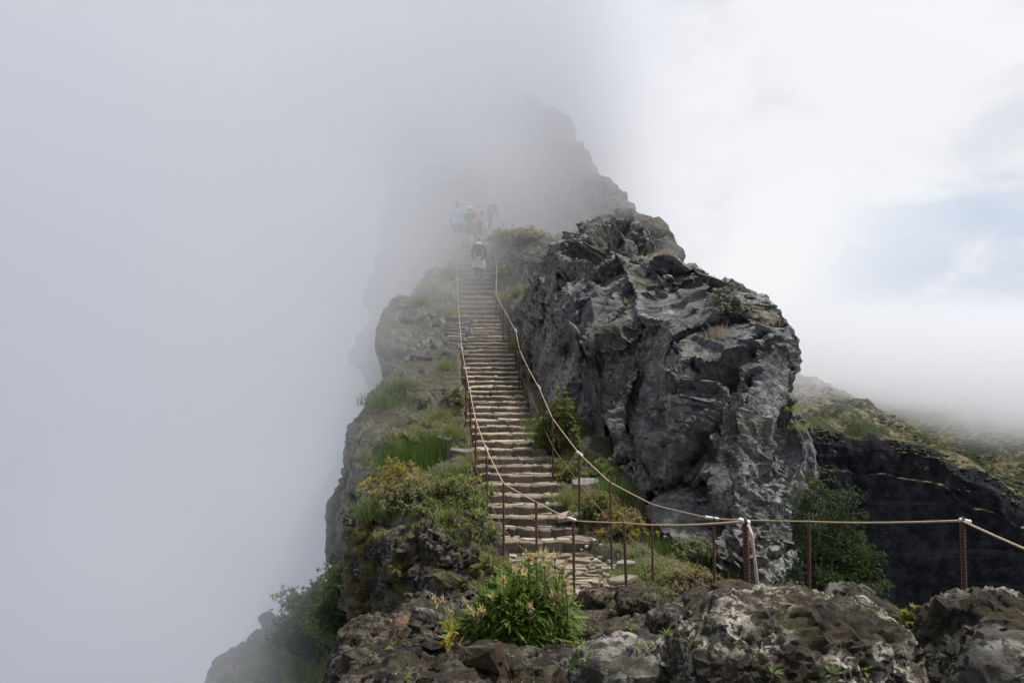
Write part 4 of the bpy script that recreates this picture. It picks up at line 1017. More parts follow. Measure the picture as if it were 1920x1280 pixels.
for i, (a, b, l) in enumerate([(905, 985, 'rosette plant at the lower left stair edge beside the knobbly boulder'), (922, 1012, 'rosette plant overhanging the second step on the left'), (888, 912, 'pair of rosettes above the fifth step on the left'), (915, 940, 'rosette cluster left of the fourth step'), (880, 892, 'bright rosette next to the thin grey slab'), (893, 960, 'dense rosette clump between bush and third step')]):
    root = plant(at(a, b), l, 'plant', None, 'rosette_plant'); A, B_ = Acc(), Acc()
    for k in range(5):
        c = (R.uniform(-.10, .10), R.uniform(-.1, .1), R.uniform(.08, .2)); rosette_into(A, c, (c[0] * 2, c[1] * 2 - .3, .8), 18, .13, .022, 1.05, .35); stem_into(B_, (0, 0, 0), c, .008, .005)
    finish(root, [('leaves', A, 'leaf'), ('stem', B_, 'twig')])
dome_shrub(at(918, 1072), .17, .14, .14, 22, .09, .018, 'straggly green plant hanging at the corner where cliff and landing meet', 'leaf', heads=4, headm='ochre')
dome_shrub(at(880, 1000), .14, .12, .12, 26, .06, .012, 'yellowish little bush growing on the right side of the knobbly boulder', 'grey_leaf', heads=14, headm='ochre')
# --- upper left, in fog
for i, (a, b, s_, m_) in enumerate([(800, 545, .45, 'grass'), (838, 590, .5, 'grass'), (825, 560, .4, 'grass'), (786, 568, .35, 'grey_leaf'), (845, 520, .5, 'broom'), (838, 690, .35, 'grass')]):
    grass_tuft(at(a, b), s_, s_, 320, ['fog-faded grass clump on the crest left of the stairs', 'pale long grass clump beside the stairs above the stacked slabs', 'fog-faded clump between the crest and the stacked slabs', 'light grey tuft on top of the slab rock', 'shadowy clump high on the left edge of the stairs', 'short tuft on the ledge under the stacked slabs'][i], m_, 90)
# --- right strip
dome_shrub(at(1052, 832), .42, .4, .78, 330, .10, .018, 'tall leafy bush with brown flower heads between right rope and outcrop', 'leaf', heads=110, headm='ochre', headr=.026, headup=.05, dry=.06)
dome_shrub(at(1030, 845), .28, .3, .30, 90, .09, .016, 'low leafy plant at the foot of the tall bush', 'leaf', heads=20, headm='ochre')
grass_tuft(at(984, 752), .40, .35, 420, 'green grass clump at the right stair edge beneath the outcrop', 'grass', 30)
grass_tuft(at(1002, 808), .42, .4, 520, 'bright grass clump by the right post at the stair edge', 'grass', 40)
grass_tuft(at(1015, 830), .38, .4, 480, 'lush grass clump in front of the tall bush', 'grass', 60)
grass_tuft(at(970, 650), .40, .25, 260, 'small green tuft in the gap between posts and outcrop', 'grass', 10)
dome_shrub(at(1062, 900), .34, .3, .28, 130, .085, .015, 'leafy flowering plant right of the stairs in front of the pale block', 'leaf', heads=70, headm='ochre', dry=.05)
grass_tuft(at(1075, 940), .34, .35, 600, 'yellow-green grass mound beside the brown jutting slab', 'grass', 60)
dome_shrub(at(1120, 965), .36, .3, .26, 150, .08, .014, 'yellow-headed flower mound between the two lower right posts', 'leaf', heads=150, headm='ochre', headr=.02, headup=.1)
dome_shrub(at(1165, 1000), .38, .3, .26, 150, .08, .014, 'orange-yellow flowering mound behind the ribbed posts', 'yellow', heads=190, headm='ochre', headr=.022, headup=.12, dry=.2)
dome_shrub(at(1130, 900), .34, .3, .26, 100, .09, .016, 'dull green plants at the dark foot of the outcrop', 'leaf', heads=20)
grass_tuft(at(1150, 925), .40, .4, 420, 'hanging green grass on the outcrop foot above the yellow flowers', 'broom', 20)
grass_tuft(at(1255, 1040), .42, .45, 1100, 'dark green broom clump under the outcrop right of the yellow flowers', 'broom', 0, 'broom_bush', 'bush', .3, .008, .08)
dome_shrub(at(1300, 1040), .30, .25, .22, 60, .07, .02, 'silvery leafed sprig beside the dark green broom', 'grey_leaf')
grass_tuft(at(1180, 1085), .24, .35, 500, 'fresh grass strip along the right edge of the landing', 'grass', 30)
dome_shrub(at(1225, 1095), .40, .3, .16, 170, .07, .013, 'low green mat with rosettes in front of the broom', 'leaf', heads=50, headm='ochre', dry=.1)
dome_shrub(at(1290, 1105), .42, .3, .20, 230, .06, .011, 'twiggy brown-green cushion with ochre heads behind the small boulders', 'grey_leaf', heads=160, headm='ochre', headr=.018, dry=.35)
grass_tuft(at(1375, 1100), .42, .5, 900, 'upright green rushes beneath the outcrop near the thick post', 'grass', 60, 'rush_clump', 'grass tuft', .2, .009, .08)
grass_tuft(at(1335, 1045), .34, .2, 260, 'dark drooping tuft on the outcrop foot beside the right rope post', 'broom', 20)
grass_tuft(at(1440, 1110), .22, .25, 120, 'sparse straw grass between thick post and outcrop', 'straw', 0)
# --- on the outcrop
dome_shrub(at(1362, 590), .34, .3, .42, 150, .09, .02, 'silvery grey-green shrub growing high on the outcrop', 'silver', spread=1.0)
grass_tuft(at(1348, 632), .34, .25, 90, 'dry straw tuft under the silvery shrub on the outcrop', 'straw', 20)
grass_tuft(at(1445, 610), .34, .2, 50, 'rusty dry grass on the right shoulder of the outcrop', 'straw', 20)
grass_tuft(at(1240, 470), .24, .4, 50, 'thin dry grass along the outcrop crest', 'straw', 20)
grass_tuft(at(1330, 530), .24, .3, 36, 'dry grass in the notch of the outcrop skyline', 'straw', 20)
root = plant(at(1172, 572) , 'single pale green rosette alone on the bare face of the outcrop', 'plant', None, 'rosette_plant'); A = Acc(); rosette_into(A, (0, -.05, .02), (0, -1, .3), 34, .17, .03, .9, .05); A.build('leaves', M['grey_leaf'], root)
for i, (a, b) in enumerate([(1480, 765), (1490, 800)]):
    grass_tuft(at(a, b), .30, .3, 260, ['mossy grass hanging on the right rim of the outcrop', 'lower mossy grass on the mossy slab at the right rim'][i], 'grass', 40, droop=.9, spread=.7)
# --- right of the upper stairs
dome_shrub(at(985, 452), .9, .6, .38, 220, .14, .03, 'wide straw-yellow bush on the rock right of the hikers', 'straw', heads=60, headm='ochre', headr=.05)
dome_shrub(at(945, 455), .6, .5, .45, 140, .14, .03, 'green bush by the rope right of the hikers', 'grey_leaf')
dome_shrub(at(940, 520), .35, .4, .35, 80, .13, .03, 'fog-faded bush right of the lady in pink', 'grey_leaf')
grass_tuft(at(945, 560), .4, .5, 300, 'grass clump where the right rope bends', 'grass', 40)
grass_tuft(at(978, 548), .3, .4, 200, 'grass on the slab rock beside the outcrop notch', 'grass', 60)

# ground cover: nobody could count it
def cover(name, label, poly, n, mk, only=('terrain', 'cliff', 'boulder')):
    A, B_ = Acc(), Acc(); done = 0; tries = 0
    while done < n and tries < n * 4:
        tries += 1
        px = R.uniform(min(p[0] for p in poly), max(p[0] for p in poly)); py = R.uniform(min(p[1] for p in poly), max(p[1] for p in poly))
        ins = False
        for (x1, y1), (x2, y2) in zip(poly, poly[1:] + poly[:1]):
            if (y1 > py) != (y2 > py) and px < (x2 - x1) * (py - y1) / (y2 - y1) + x1: ins = not ins
        if not ins: continue
        h_ = hit(px, py, 400, only)
        if not h_ or h_[1].z < .35: continue
        x_, y_, z_ = h_[0]
        row = float(np.interp(y_, [b for a, b in STAIR], [a for a, b in STAIR])) if y_ < 34 else 0
        if y_ > 9.1 and (SL(row) - 960) * y_ / F - .06 < x_ < (SR(row) - 960) * y_ / F + .03 and row: continue
        mk(A, B_, h_[0], h_[1]); done += 1
    return A, B_
def mk1(A, B_, p, n_):
    k = R.random()
    if k < .5: grass_into(A, p, R.uniform(.10, .26), .14, R.randint(14, 40), .5, .007)
    elif k < .8: rosette_into(A, p + Vector((0, 0, .04)), n_, 12, R.uniform(.05, .10), .014, 1.0, .3)
    else: grass_into(B_, p, R.uniform(.14, .3), .12, R.randint(8, 22), .5, .005)
A, B_ = cover('u', '', [(640, 960), (690, 850), (760, 780), (880, 700), (866, 600), (930, 1060), (780, 975)], 520, mk1)
u = tag(A.build('undergrowth', M['grass']), 'low grass and herbs on the ledges left of the stairs', 'ground cover', kind='stuff'); B_.build('dry_grass', M['straw'], u)
A, B_ = cover('u', '', [(935, 560), (985, 640), (975, 720), (1060, 790), (1150, 900), (1300, 1010), (1420, 1110), (1180, 1130), (1110, 1020), (1040, 920), (985, 770), (945, 640)], 700, mk1)
u = tag(A.build('undergrowth', M['grass']), 'low grass and herbs between the right rope and the outcrop', 'ground cover', kind='stuff'); B_.build('dry_grass', M['straw'], u)
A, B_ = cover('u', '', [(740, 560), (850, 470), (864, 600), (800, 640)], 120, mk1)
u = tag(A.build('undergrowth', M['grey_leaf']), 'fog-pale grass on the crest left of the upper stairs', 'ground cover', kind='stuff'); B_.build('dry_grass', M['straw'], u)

# lower spur: shrubs and heath against the fog
def heath(loc, h, w, label, n=260, mat='heath', name='heath_shrub', cat='shrub', clump=.07, branches=9, lean=(0, 0), leafL=.045):
    """branching woody shrub with small clumps of needles at the branch ends"""
    root = plant(loc, label, cat, None, name); A, B_ = Acc(), Acc()
    tips = []
    for b in range(branches):
        a = R.uniform(0, 6.283); rr = R.uniform(.2, 1) * w
        e = np.array((math.cos(a) * rr + lean[0] * h, math.sin(a) * rr + lean[1] * h, h * R.uniform(.55, 1.0) * (1.05 - .35 * rr / max(w, .01))))
        pts = stem_into(B_, (R.uniform(-.05, .05), R.uniform(-.05, .05), -.1), e, .012 + .012 * h, .006, .10, 6, 5)
        for k in range(max(2, n // branches // 6)):
            p0 = pts[R.randint(2, 6)]; dv = np.array((R.gauss(0, 1), R.gauss(0, 1), R.uniform(.1, 1.2))); e2 = p0 + unit(dv) * R.uniform(.12, .30) * w
            stem_into(B_, p0, e2, .006, .003, .1, 2, 3); tips.append(e2)
        tips.append(e)
    per = max(1, n // len(tips))
    for t_ in tips:
        for k in range(per):
            c = t_ + NR.normal(size=3) * clump * (1, 1, .8)
            d = fan(9, .9); blades(A, np.tile(c, (9, 1)), d, leafL * (.6 + .7 * NR.rand(9)), leafL * .28, .1, 2, (.7, 1.0))
    finish(root, [('crown', A, mat), ('trunk', B_, 'twig')]); return root
for i, (a, b, h_, w_, l) in enumerate([(652, 1150, .8, .45, 'dark heath shrub leaning out under the left cliff'), (640, 1185, .8, .55, 'bushy heath shrub below the leaning one on the spur'), (598, 1185, .95, .5, 'wind-shaped heath shrub standing out against the fog'), (570, 1215, .55, .5, 'low green shrub on the spur edge'), (640, 1200, .8, .7, 'full green shrub in the middle of the spur'), (600, 1235, .7, .7, 'light green shrub low on the spur'), (540, 1232, .6, .4, 'small upright twiggy shrub near the left end of the spur'), (665, 1190, .7, .5, 'dense shrub tucked against the dark cliff')]):
    heath(at(a, b, ('spur',), 20), h_, w_, l, 900, 'heath' if i % 2 else 'leafdeep', clump=.10, branches=10, lean=(-.25, 0), leafL=.08)
A, B_ = cover('u', '', [(490, 1238), (560, 1200), (640, 1120), (690, 1100), (690, 1280), (420, 1280)], 420, lambda A, B_, p, n_: (grass_into(A, p, R.uniform(.15, .35), .3, 36, .5, .012), rosette_into(A, p + Vector((0, 0, .12)), (0, 0, 1), 12, .16, .035, 1.0, .3)), ('spur',))
u = tag(A.build('undergrowth', M['grass']), 'leafy ground cover over the lower spur', 'ground cover', kind='stuff')

# heath tree growing out behind the outcrop's right foot
c0 = P(1560, 1290, 9.6)
root = plant(c0, 'dark green heath tree leaning out right of the outcrop over the dark valley', 'tree', None, 'heath_tree'); A, B_ = Acc(), Acc()
def toward(px, py, d): return np.array(P(px, py, d) - c0)
limbs = [(1520, 905, 10.2), (1550, 925, 10.0), (1500, 960, 10.4), (1575, 970, 9.9), (1535, 1000, 9.8), (1590, 1010, 9.8), (1560, 1050, 9.6), (1615, 1060, 9.7), (1600, 1100, 9.5), (1640, 1045, 9.7), (1650, 1118, 9.5), (1665, 1108, 9.6), (1560, 1110, 9.4), (1530, 1080, 9.6), (1505, 1020, 10.0), (1590, 945, 10.0), (1510, 925, 10.1), (1575, 1020, 10.2), (1620, 1120, 9.4), (1545, 960, 10.3), (1500, 1090, 9.8)]
for (px, py, d) in limbs:
    e = toward(px, py, d); pts = stem_into(B_, (R.uniform(-.05, .05), R.uniform(-.05, .05), 0), e, .035, .008, .08, 8, 5)
    small = px > 1630
    for k in range(10 if small else 34):
        j = R.randint(7 if small else 5, 8); p0 = pts[j]; dv = np.array((R.gauss(.2, 1), R.gauss(0, .9), R.gauss(.3, .8))); e2 = p0 + unit(dv) * R.uniform(.04, .12 if small else .30)
        stem_into(B_, p0, e2, .005, .002, .1, 2, 3)
        for q_ in range(9):
            c = e2 + NR.normal(size=3) * .035; dd = orient(fan(12, .8), dv + np.array((0, 0, .6))); blades(A, np.tile(c, (12, 1)), dd, .036 * (.6 + .7 * NR.rand(12)), .008, .05, 2, (.8, 1.0))
finish(root, [('crown', A, 'heath'), ('trunk', B_, 'twig')])

# ------------------------------------------------------------------ foreground rocks on the knoll
def lump(px, py, d, rx, ry, rz, mat, label, seed=0, sub=5, rot=0, tilt=0, amp=1.0, name='lava_boulder', cat='boulder', flat=.7, sz=.3, group=None):
    bm = bmesh.new(); bmesh.ops.create_icosphere(bm, subdivisions=sub, radius=1)
    me = bpy.data.meshes.new('t'); bm.to_mesh(me); bm.free()
    v = np.empty(len(me.vertices) * 3, dtype=np.float32); me.vertices.foreach_get('co', v); v = v.reshape(-1, 3).astype(float)
    f = np.empty(len(me.polygons) * 3, dtype=np.int32); me.loops.foreach_get('vertex_index', f); f = f.reshape(-1, 3); bpy.data.meshes.remove(me)
    n = v.copy(); s0 = np.array([seed * 3.7, seed * 1.3, seed * 7.1])
    v = v * (1 + .28 * fbm(v * .9 + s0, 2)[:, None]); v = np.sign(v) * np.abs(v) ** .85 * np.array([rx, ry, rz]) 
    m = (rx + ry + rz) / 3
    def nrm(v):
        fn = np.cross(v[f[:, 1]] - v[f[:, 0]], v[f[:, 2]] - v[f[:, 0]]); o_ = np.zeros_like(v)
        for k in range(3): np.add.at(o_, f[:, k], fn)
        return unit(o_)
    n = nrm(v)
    v = facetize(v + s0, n, m * .9, flat, seed * 2.1) - s0; n = nrm(v)
    v = facetize(v + s0, n, m * .38, .6, seed * 1.7) - s0; n = nrm(v)
    v = v + n * ((fbm(v / (m * .35) + s0, 4) * .09 + ridged(v / (m * .22) + s0, 4, .6) * .034) * m * amp)[:, None]; n = nrm(v)
    pit = facets(v + s0, m * .13, 0, 1)[1]
    v = v + n * ((ridged(v / (m * .07) + s0, 3) * .014 - .03 * np.exp(-(pit / .2) ** 2)) * m * amp)[:, None]
    c = math.cos(tilt); s_ = math.sin(tilt); v = np.stack([v[:, 0] * c - v[:, 2] * s_, v[:, 1], v[:, 0] * s_ + v[:, 2] * c], 1)
    o = link(name, crisp(mesh_np(name, v, f), 45), M[mat], None, P(px, py, d)); o.rotation_euler[2] = rot
    return tag(o, label, cat, group)
M['lavaclose'] = rock_mat('close_lava', (.009, .008, .007), (.050, .040, .032), lichen=.85, moss=.45, scale=9, bump=1.0, brown=(.05, .035, .022), brownf=.5, lscale=.6, mosscol=(.05, .045, .012), lichcol=(.60, .56, .48))
lump(1480, 1300, 2.15, .315, .26, .235, 'lavaclose', 'large blurred lichen-spotted boulder at the bottom between thick post and right rocks', 3, 6, .2, .03)
lump(1918, 1272, 2.25, .235, .25, .215, 'lavaclose', 'big dark boulder with one pale lichen patch at the right edge, below the leaning post', 8, 6, .7, -.1)
lump(1935, 1315, 1.75, .16, .14, .13, 'greyrock', 'brownish smooth boulder in the bottom right corner', 5, 5, .3)
lump(1175, 1290, 2.3, .16, .14, .125, 'greyrock', 'rounded grey boulder at the bottom edge left of the large spotted one', 12, 5, .5)
lump(1298, 1285, 2.25, .085, .10, .14, 'lavaclose', 'narrow upright pale-crusted rock against the large spotted boulder', 14, 5, .1, .25)
lump(1115, 1130, 4.6, .10, .10, .082, 'lava2', 'small black rock at the foot of the post where the left rope turns', 21, 5, .2)
lump(1196, 1135, 4.3, .125, .11, .10, 'lava2', 'black mossy rock in front of the ribbed landing post', 23, 5, 1.2)
lump(1632, 1172, 2.9, .09, .12, .09, 'lava', 'brown-grey rock peeking out behind the large spotted boulder', 25, 5, .4)
lump(1598, 1140, 3.1, .10, .10, .09, 'lava', 'dark rock just left of the brown-grey one behind the large boulder', 26, 5, .9)
lump(1380, 1125, 4.0, .125, .11, .085, 'lava', 'grey-black rock at the foot of the thick taped post', 28, 5, .3)
lump(1318, 1168, 3.5, .10, .09, .10, 'greyrock', 'pointed triangular grey rock amid the rubble', 31, 4, .6, .3, flat=.9)
lump(1258, 1165, 3.7, .10, .10, .075, 'lava', 'purplish rock left of the pointed triangular one', 33, 4, .1)
lump(1310, 1135, 4.4, .13, .11, .075, 'lava2', 'dark rock behind the pointed triangular one', 35, 4, 1.1)
lump(1225, 1225, 2.9, .10, .09, .06, 'lava', 'low grey rock on the soil above the rounded grey boulder', 36, 4, .8)
lump(1150, 1205, 3.0, .11, .09, .07, 'lava', 'grey pitted rock right of the flowering bush', 37, 5, .4)
lump(1260, 1250, 2.6, .07, .07, .06, 'lava2', 'small dark rock between grey boulder and pale-crusted rock', 38, 4, .4)
lump(1700, 1262, 2.4, .10, .10, .06, 'lava', 'low mossy rock in the gap between the two big boulders', 39, 5, .4)
lump(1720, 1215, 2.9, .10, .10, .06, 'lava2', 'dark flat rock behind the gap of the two big boulders', 40, 4, .7)
lump(1090, 1262, 2.6, .08, .08, .06, 'greyrock', 'pale-veined rock at the lower right of the flowering bush', 42, 4, .2)
# left cluster
lump(690, 1262, 3.7, .17, .16, .23, 'lava2', 'tall black crumbling rock at the left end of the viewpoint', 51, 5, .2)
lump(655, 1300, 3.5, .09, .12, .16, 'lava2', 'black ragged rock at the very brink bottom left', 52, 5, .9)
lump(765, 1250, 3.5, .13, .14, .16, 'lava2', 'black hollowed rock under the red-brown block', 53, 5, .5)
lump(712, 1182, 3.9, .085, .09, .055, 'lava', 'dark lichened knob left of the red-brown block', 54, 5, 1.3)
lump(757, 1183, 3.8, .062, .07, .062, 'brownrock', 'red-brown rough block between the black rocks and the tilted slab', 55, 4, .3, flat=.85)
lump(815, 1172, 3.75, .125, .06, .055, 'greyrock', 'tilted grey slab with a smooth upper face left of the flowering bush', 56, 5, .1, -.55, amp=.3, flat=1.0)
lump(800, 1225, 3.6, .12, .12, .09, 'lava2', 'black rock beneath the tilted grey slab', 57, 5, .4)
lump(850, 1290, 3.0, .14, .14, .09, 'lava2', 'dark rock at the bottom below the yellow leaves', 58, 5, .4)
lump(740, 1300, 3.2, .13, .12, .07, 'lava', 'grey patchy rock at the bottom left edge', 59, 4, .2)
lump(1010, 1280, 2.7, .14, .12, .06, 'lava2', 'dark rock at the bottom under the flowering bush', 60, 4, .2)

for i, (a, b, d, s_, l) in enumerate([(668, 1195, 3.9, .07, 'jagged black rock at the upper left tip of the viewpoint'), (735, 1215, 3.6, .085, 'black rock just below the red-brown block'), (700, 1225, 3.55, .08, 'black rock in the middle of the left rubble'), (790, 1262, 3.2, .085, 'dark rock below the tilted grey slab near the bottom edge'), (660, 1245, 3.6, .075, 'black rock on the left brink halfway down'), (900, 1285, 2.9, .08, 'dark rock at the bottom edge left of the arching grass'), (770, 1205, 3.65, .06, 'small black rock wedged under the tilted grey slab')]):
    lump(a, b, d, s_ * 1.15, s_, s_, 'lava2', l, 80 + i, 5, i * .7)
# rubble on the soil
bm = bmesh.new(); bmesh.ops.create_icosphere(bm, subdivisions=2, radius=1)
me = bpy.data.meshes.new('t'); bm.to_mesh(me); bm.free()
ico = np.array([v_.co[:] for v_ in me.vertices]); icf = np.array([p_.vertices[:] for p_ in me.polygons]); bpy.data.meshes.remove(me)
vars_ = []
for k in range(12):
    bm = bmesh.new(); rk_ = random.Random(k)
    for _ in range(13):
        p_ = Vector((rk_.gauss(0, 1), rk_.gauss(0, 1), rk_.gauss(0, 1))).normalized(); bm.verts.new((p_.x * rk_.uniform(.7, 1.15), p_.y * rk_.uniform(.6, 1.0), p_.z * rk_.uniform(.5, .9)))
    r_ = bmesh.ops.convex_hull(bm, input=bm.verts); bmesh.ops.delete(bm, geom=list({g_ for g_ in r_['geom_interior'] + r_['geom_unused'] if isinstance(g_, bmesh.types.BMVert)}), context='VERTS')
    bmesh.ops.triangulate(bm, faces=bm.faces); bm.verts.index_update()
    vars_.append((np.array([v_.co[:] for v_ in bm.verts]), np.array([[v_.index for v_ in f_.verts] for f_ in bm.faces]))); bm.free()
A = Acc(); dg = bpy.context.evaluated_depsgraph_get(); dg.update()
for k in range(4200):
    x, y = R.uniform(-.75, 4.2), R.uniform(1.7, 7.5) ** 1
    ok, loc, nor, i_, ob, mt = SC.ray_cast(dg, Vector((x, y, 2)), Vector((0, 0, -1)), distance=9)
    if not ok or ob.name.split('.')[0] != 'ground': continue
    s_ = min(.06, .006 + abs(R.gauss(0, .020))) * (1 if R.random() < (.88 if x > .3 else .7) else 2.0)
    a = R.uniform(0, 6.28); rm = np.array(Matrix.Rotation(a, 3, 'Z') @ Matrix.Rotation(R.uniform(-.6, .6), 3, 'X'))
    A.add((vars_[k % 12][0] * s_) @ rm.T * (1, 1, .8) + np.array(loc) + (0, 0, s_ * .15), vars_[k % 12][1])
rb_ = A.build('rubble', M['lava2']); rb_.data.polygons.foreach_set('use_smooth', [False] * len(rb_.data.polygons)); tag(rb_, 'loose dark lava rubble strewn over the viewpoint soil', 'rubble', kind='stuff')
M['whitestone'] = rock_mat('white_stone', (.3, .29, .27), (.6, .58, .54), lichen=0, scale=5, brownf=.2)
# small white stones by the right end of the lowest step
for i, (a, b, s_) in enumerate([(1113, 1012, .035), (1100, 1024, .03), (1128, 1022, .035), (1117, 1050, .04), (1090, 1030, .02)]):
    lump(a, b, 11.2 if i == 3 else 11.7, s_, s_ * .8, s_ * .6, 'whitestone', ['white stone uppermost beside the right end of the lowest step', 'white stone touching the riser of the lowest step', 'white stone nearest the right post by the lowest step', 'white stone lying alone on the landing near the right post', 'tiny white chip at the corner of the lowest step'][i], 70 + i, 3, .3, name='white_stone', cat='stone')

# ------------------------------------------------------------------ the flowering bush in front
dg = bpy.context.evaluated_depsgraph_get(); dg.update()
bc = P(958, 1235, 3.1); bc.z -= .06
root = tag(empty('flowering_bush', bc), 'lush green bush with long narrow leaves and dried yellow daisy heads before the landing', 'flowering bush')
S_ = Acc(); heads = []
spots = []
tr = 0
while len(spots) < 150 and tr < 6000:
    tr += 1
    px = R.uniform(838, 1086); py = R.uniform(1066, 1270)
    topv = np.interp(px, [838, 860, 900, 940, 985, 1010, 1040, 1066, 1086], [1215, 1172, 1130, 1082, 1066, 1068, 1092, 1130, 1165]); botv = np.interp(px, [845, 880, 980, 1040, 1078], [1235, 1262, 1275, 1240, 1190])
    if not (topv < py < botv): continue
    if any((px - a) ** 2 + (py - b) ** 2 < 11.5 ** 2 for a, b, c in spots): continue
    u = (px - 962) / 118; v2 = (py - 1185) / 100
    bul = max(0, 1 - u * u - v2 * v2 * .8); d = 3.22 - .26 * math.sqrt(bul) + R.uniform(0, .06)
    spots.append((px, py, d))
for i, (px, py, d) in enumerate(spots):
    A = Acc(); p = np.array(P(px, py, d) - bc); ax = ((px - 962) / 150, -.95 + R.uniform(-.25, .25), .85 - (py - 1180) / 300 + R.uniform(-.2, .2))
    rosette_into(A, p, ax, R.randint(20, 30), .078 * R.uniform(.6, 1.35), .0105, .95, .14)
    stem_into(S_, (p[0] * .3, .08, -.05), p, .005, .004, .08, 3, 4)
    if i < 290: A.build('leaf_rosette', M['leafdeep'], root)
    if R.random() < .28:
        Dd = Acc(); blades(Dd, np.tile(p, (3, 1)), orient(fan(3, 1.2), ax), .07, .011, .6, 4, (.45, .9, 1.0, .6)); Dd.build('dry_leaf', M[R.choice(['straw', 'yellow', 'ochre'])], root)
S_.build('stem', M['twig'], root)
M['daisy'] = leaf_mat('dried_daisy', [(.38, .30, .14), (.56, .47, .24), (.68, .60, .38)])
M['daisyheart'] = leaf_mat('daisy_heart', [(.42, .22, .03), (.60, .36, .06)], trans=.1)
def daisy(p, r, rt, ax=(0, -.3, 1), open_=.75, heart=True, base=None):
    """dried daisy head on its stalk; p is the head, base the foot of the stalk"""
    H_ = Acc(); n_ = 20; d = fan(n_, open_); d[:, 2] = np.abs(d[:, 2]) + .25
    blades(H_, np.tile(np.array(p), (n_, 1)), orient(d, ax), r * (.8 + .5 * NR.rand(n_)), r * .26, -.25, 3, (.7, 1.0, .7))
    d = fan(12, 1.15); blades(H_, np.tile(np.array(p), (12, 1)), orient(d, ax), r * .75, r * .24, .3, 3, (.7, 1.0, .7))
    h_ = H_.build('flower_head', M['daisy'], rt)
    if heart:
        K = Acc(); d = fan(34, .6); q0 = np.array(p) + np.array(ax) * r * .35; blades(K, np.tile(q0, (34, 1)), orient(d, ax), r * .5, r * .12, 0, 2, (1, 1)); K.build('heart', M['daisyheart'], h_)
    if base is not None:
        T_ = Acc(); stem_into(T_, base, p, .0032, .0025, .06, 4, 5)
        nb = 7; us = np.linspace(.15, .85, nb)[:, None]; bb = np.array(base) * (1 - us) + np.array(p) * us; blades(T_, bb, fan(nb, .8), .04, .008, .1, 3, (.6, 1, .7)); T_.build('stalk', M['grey_leaf'], rt)
for i, (px, py, by, hr, ht) in enumerate([(995, 1050, 1110, 15, 1), (1010, 1048, 1115, 11, 0), (1022, 1044, 1120, 15, 0), (1044, 1050, 1130, 13, 1), (1025, 1063, 1130, 10, 0), (968, 1074, 1120, 12, 0), (985, 1080, 1125, 13, 0), (948, 1092, 1130, 11, 0), (1005, 1082, 1130, 10, 1), (1028, 1078, 1135, 13, 1), (1060, 1068, 1150, 12, 1), (1045, 1075, 1140, 9, 1), (1063, 1097, 1165, 12, 1), (1070, 1115, 1180, 10, 0), (1043, 1125, 1180, 16, 1), (930, 1115, 1150, 11, 0), (925, 1122, 1160, 9, 0), (990, 1128, 1180, 13, 0), (998, 1140, 1190, 11, 0), (888, 1152, 1190, 13, 1), (908, 1148, 1190, 11, 1), (897, 1156, 1200, 12, 1)]):
    d = 3.0 + R.uniform(-.08, .08); k = d / F
    daisy(P(px - 4, py, d) - bc, hr * k * 1.15, root, (R.uniform(-.3, .3), -.35, 1), heart=bool(ht), base=P(px + R.uniform(-6, 6), by, d + .03) - bc)
# pale dried flowers left of the bush
fc = P(820, 1185, 3.55); root2 = tag(empty('dried_flowers', fc), 'four pale dried daisy heads on thin stalks left of the bush above the grey slab', 'dried flowers')
for px, py, bx, by, hr in [(812, 1125, 826, 1165, 12), (830, 1130, 836, 1170, 12), (872, 1132, 870, 1180, 12), (846, 1150, 850, 1180, 10), (832, 1180, 845, 1200, 13), (848, 1183, 855, 1205, 10)]:
    daisy(P(px, py, 3.5) - fc, hr * 3.5 / F, root2, (0, -.5, 1), heart=False, base=P(bx, by, 3.55) - fc)
# yellow plant at the bush's lower left
yc = P(848, 1230, 3.0); r3 = tag(empty('yellow_plant', yc), 'yellow-leaved plant at the lower left side of the flowering bush', 'plant'); A = Acc()
for px, py in [(845, 1200), (835, 1215), (850, 1228), (838, 1240), (824, 1228), (858, 1212), (846, 1182), (830, 1250), (856, 1248), (818, 1240)]: rosette_into(A, np.array(P(px, py, 2.85) - yc), (-.4, -.8, .6), 11, .055, .011, 1.0, .2)
A.build('leaves', M['yellow'], r3)
# grass blades at the bottom centre
g0 = P(975, 1300, 2.6); gr_ = tag(empty('grass_tuft', g0), 'long arching grass blades at the bottom centre below the flowering bush', 'grass tuft'); A, B_ = Acc(), Acc()
grass_into(A, (0, 0, 0), .17, .16, 90, .75, .006, .5); grass_into(B_, (.05, 0, 0), .19, .2, 16, .6, .005, .5)
finish(gr_, [('blades', A, 'leaf'), ('dry_stalks', B_, 'straw')])
# flowers against the dark valley
fy = P(1712, 1250, 2.6); ry = tag(empty('yellow_flowers', fy), 'small yellow-flowered sprig in the gap in front of the dark valley', 'wild flowers'); A, B_, C_ = Acc(), Acc(), Acc()
for k in range(24):
    px = R.uniform(1690, 1728); py = R.uniform(1138, 1172); p = np.array(P(px, py, 2.6) - fy); stem_into(B_, (0, 0, 0), p, .0022, .0014, .1, 3, 4); head_into(C_, p, .015, 12)
for k in range(26):
    p = np.array(P(R.uniform(1690, 1735), R.uniform(1160, 1225), 2.6) - fy); rosette_into(A, p, (0, -.4, 1), 10, .045, .008, 1.0, .2)
finish(ry, [('leaves', A, 'leaf'), ('stem', B_, 'leaf'), ('flower_heads', C_, 'yellow')])
fd = P(1760, 1240, 2.8); rd = tag(empty('dried_flowers', fd), 'tall brown dried flower stalk beside the yellow sprig before the dark valley', 'dried flowers')
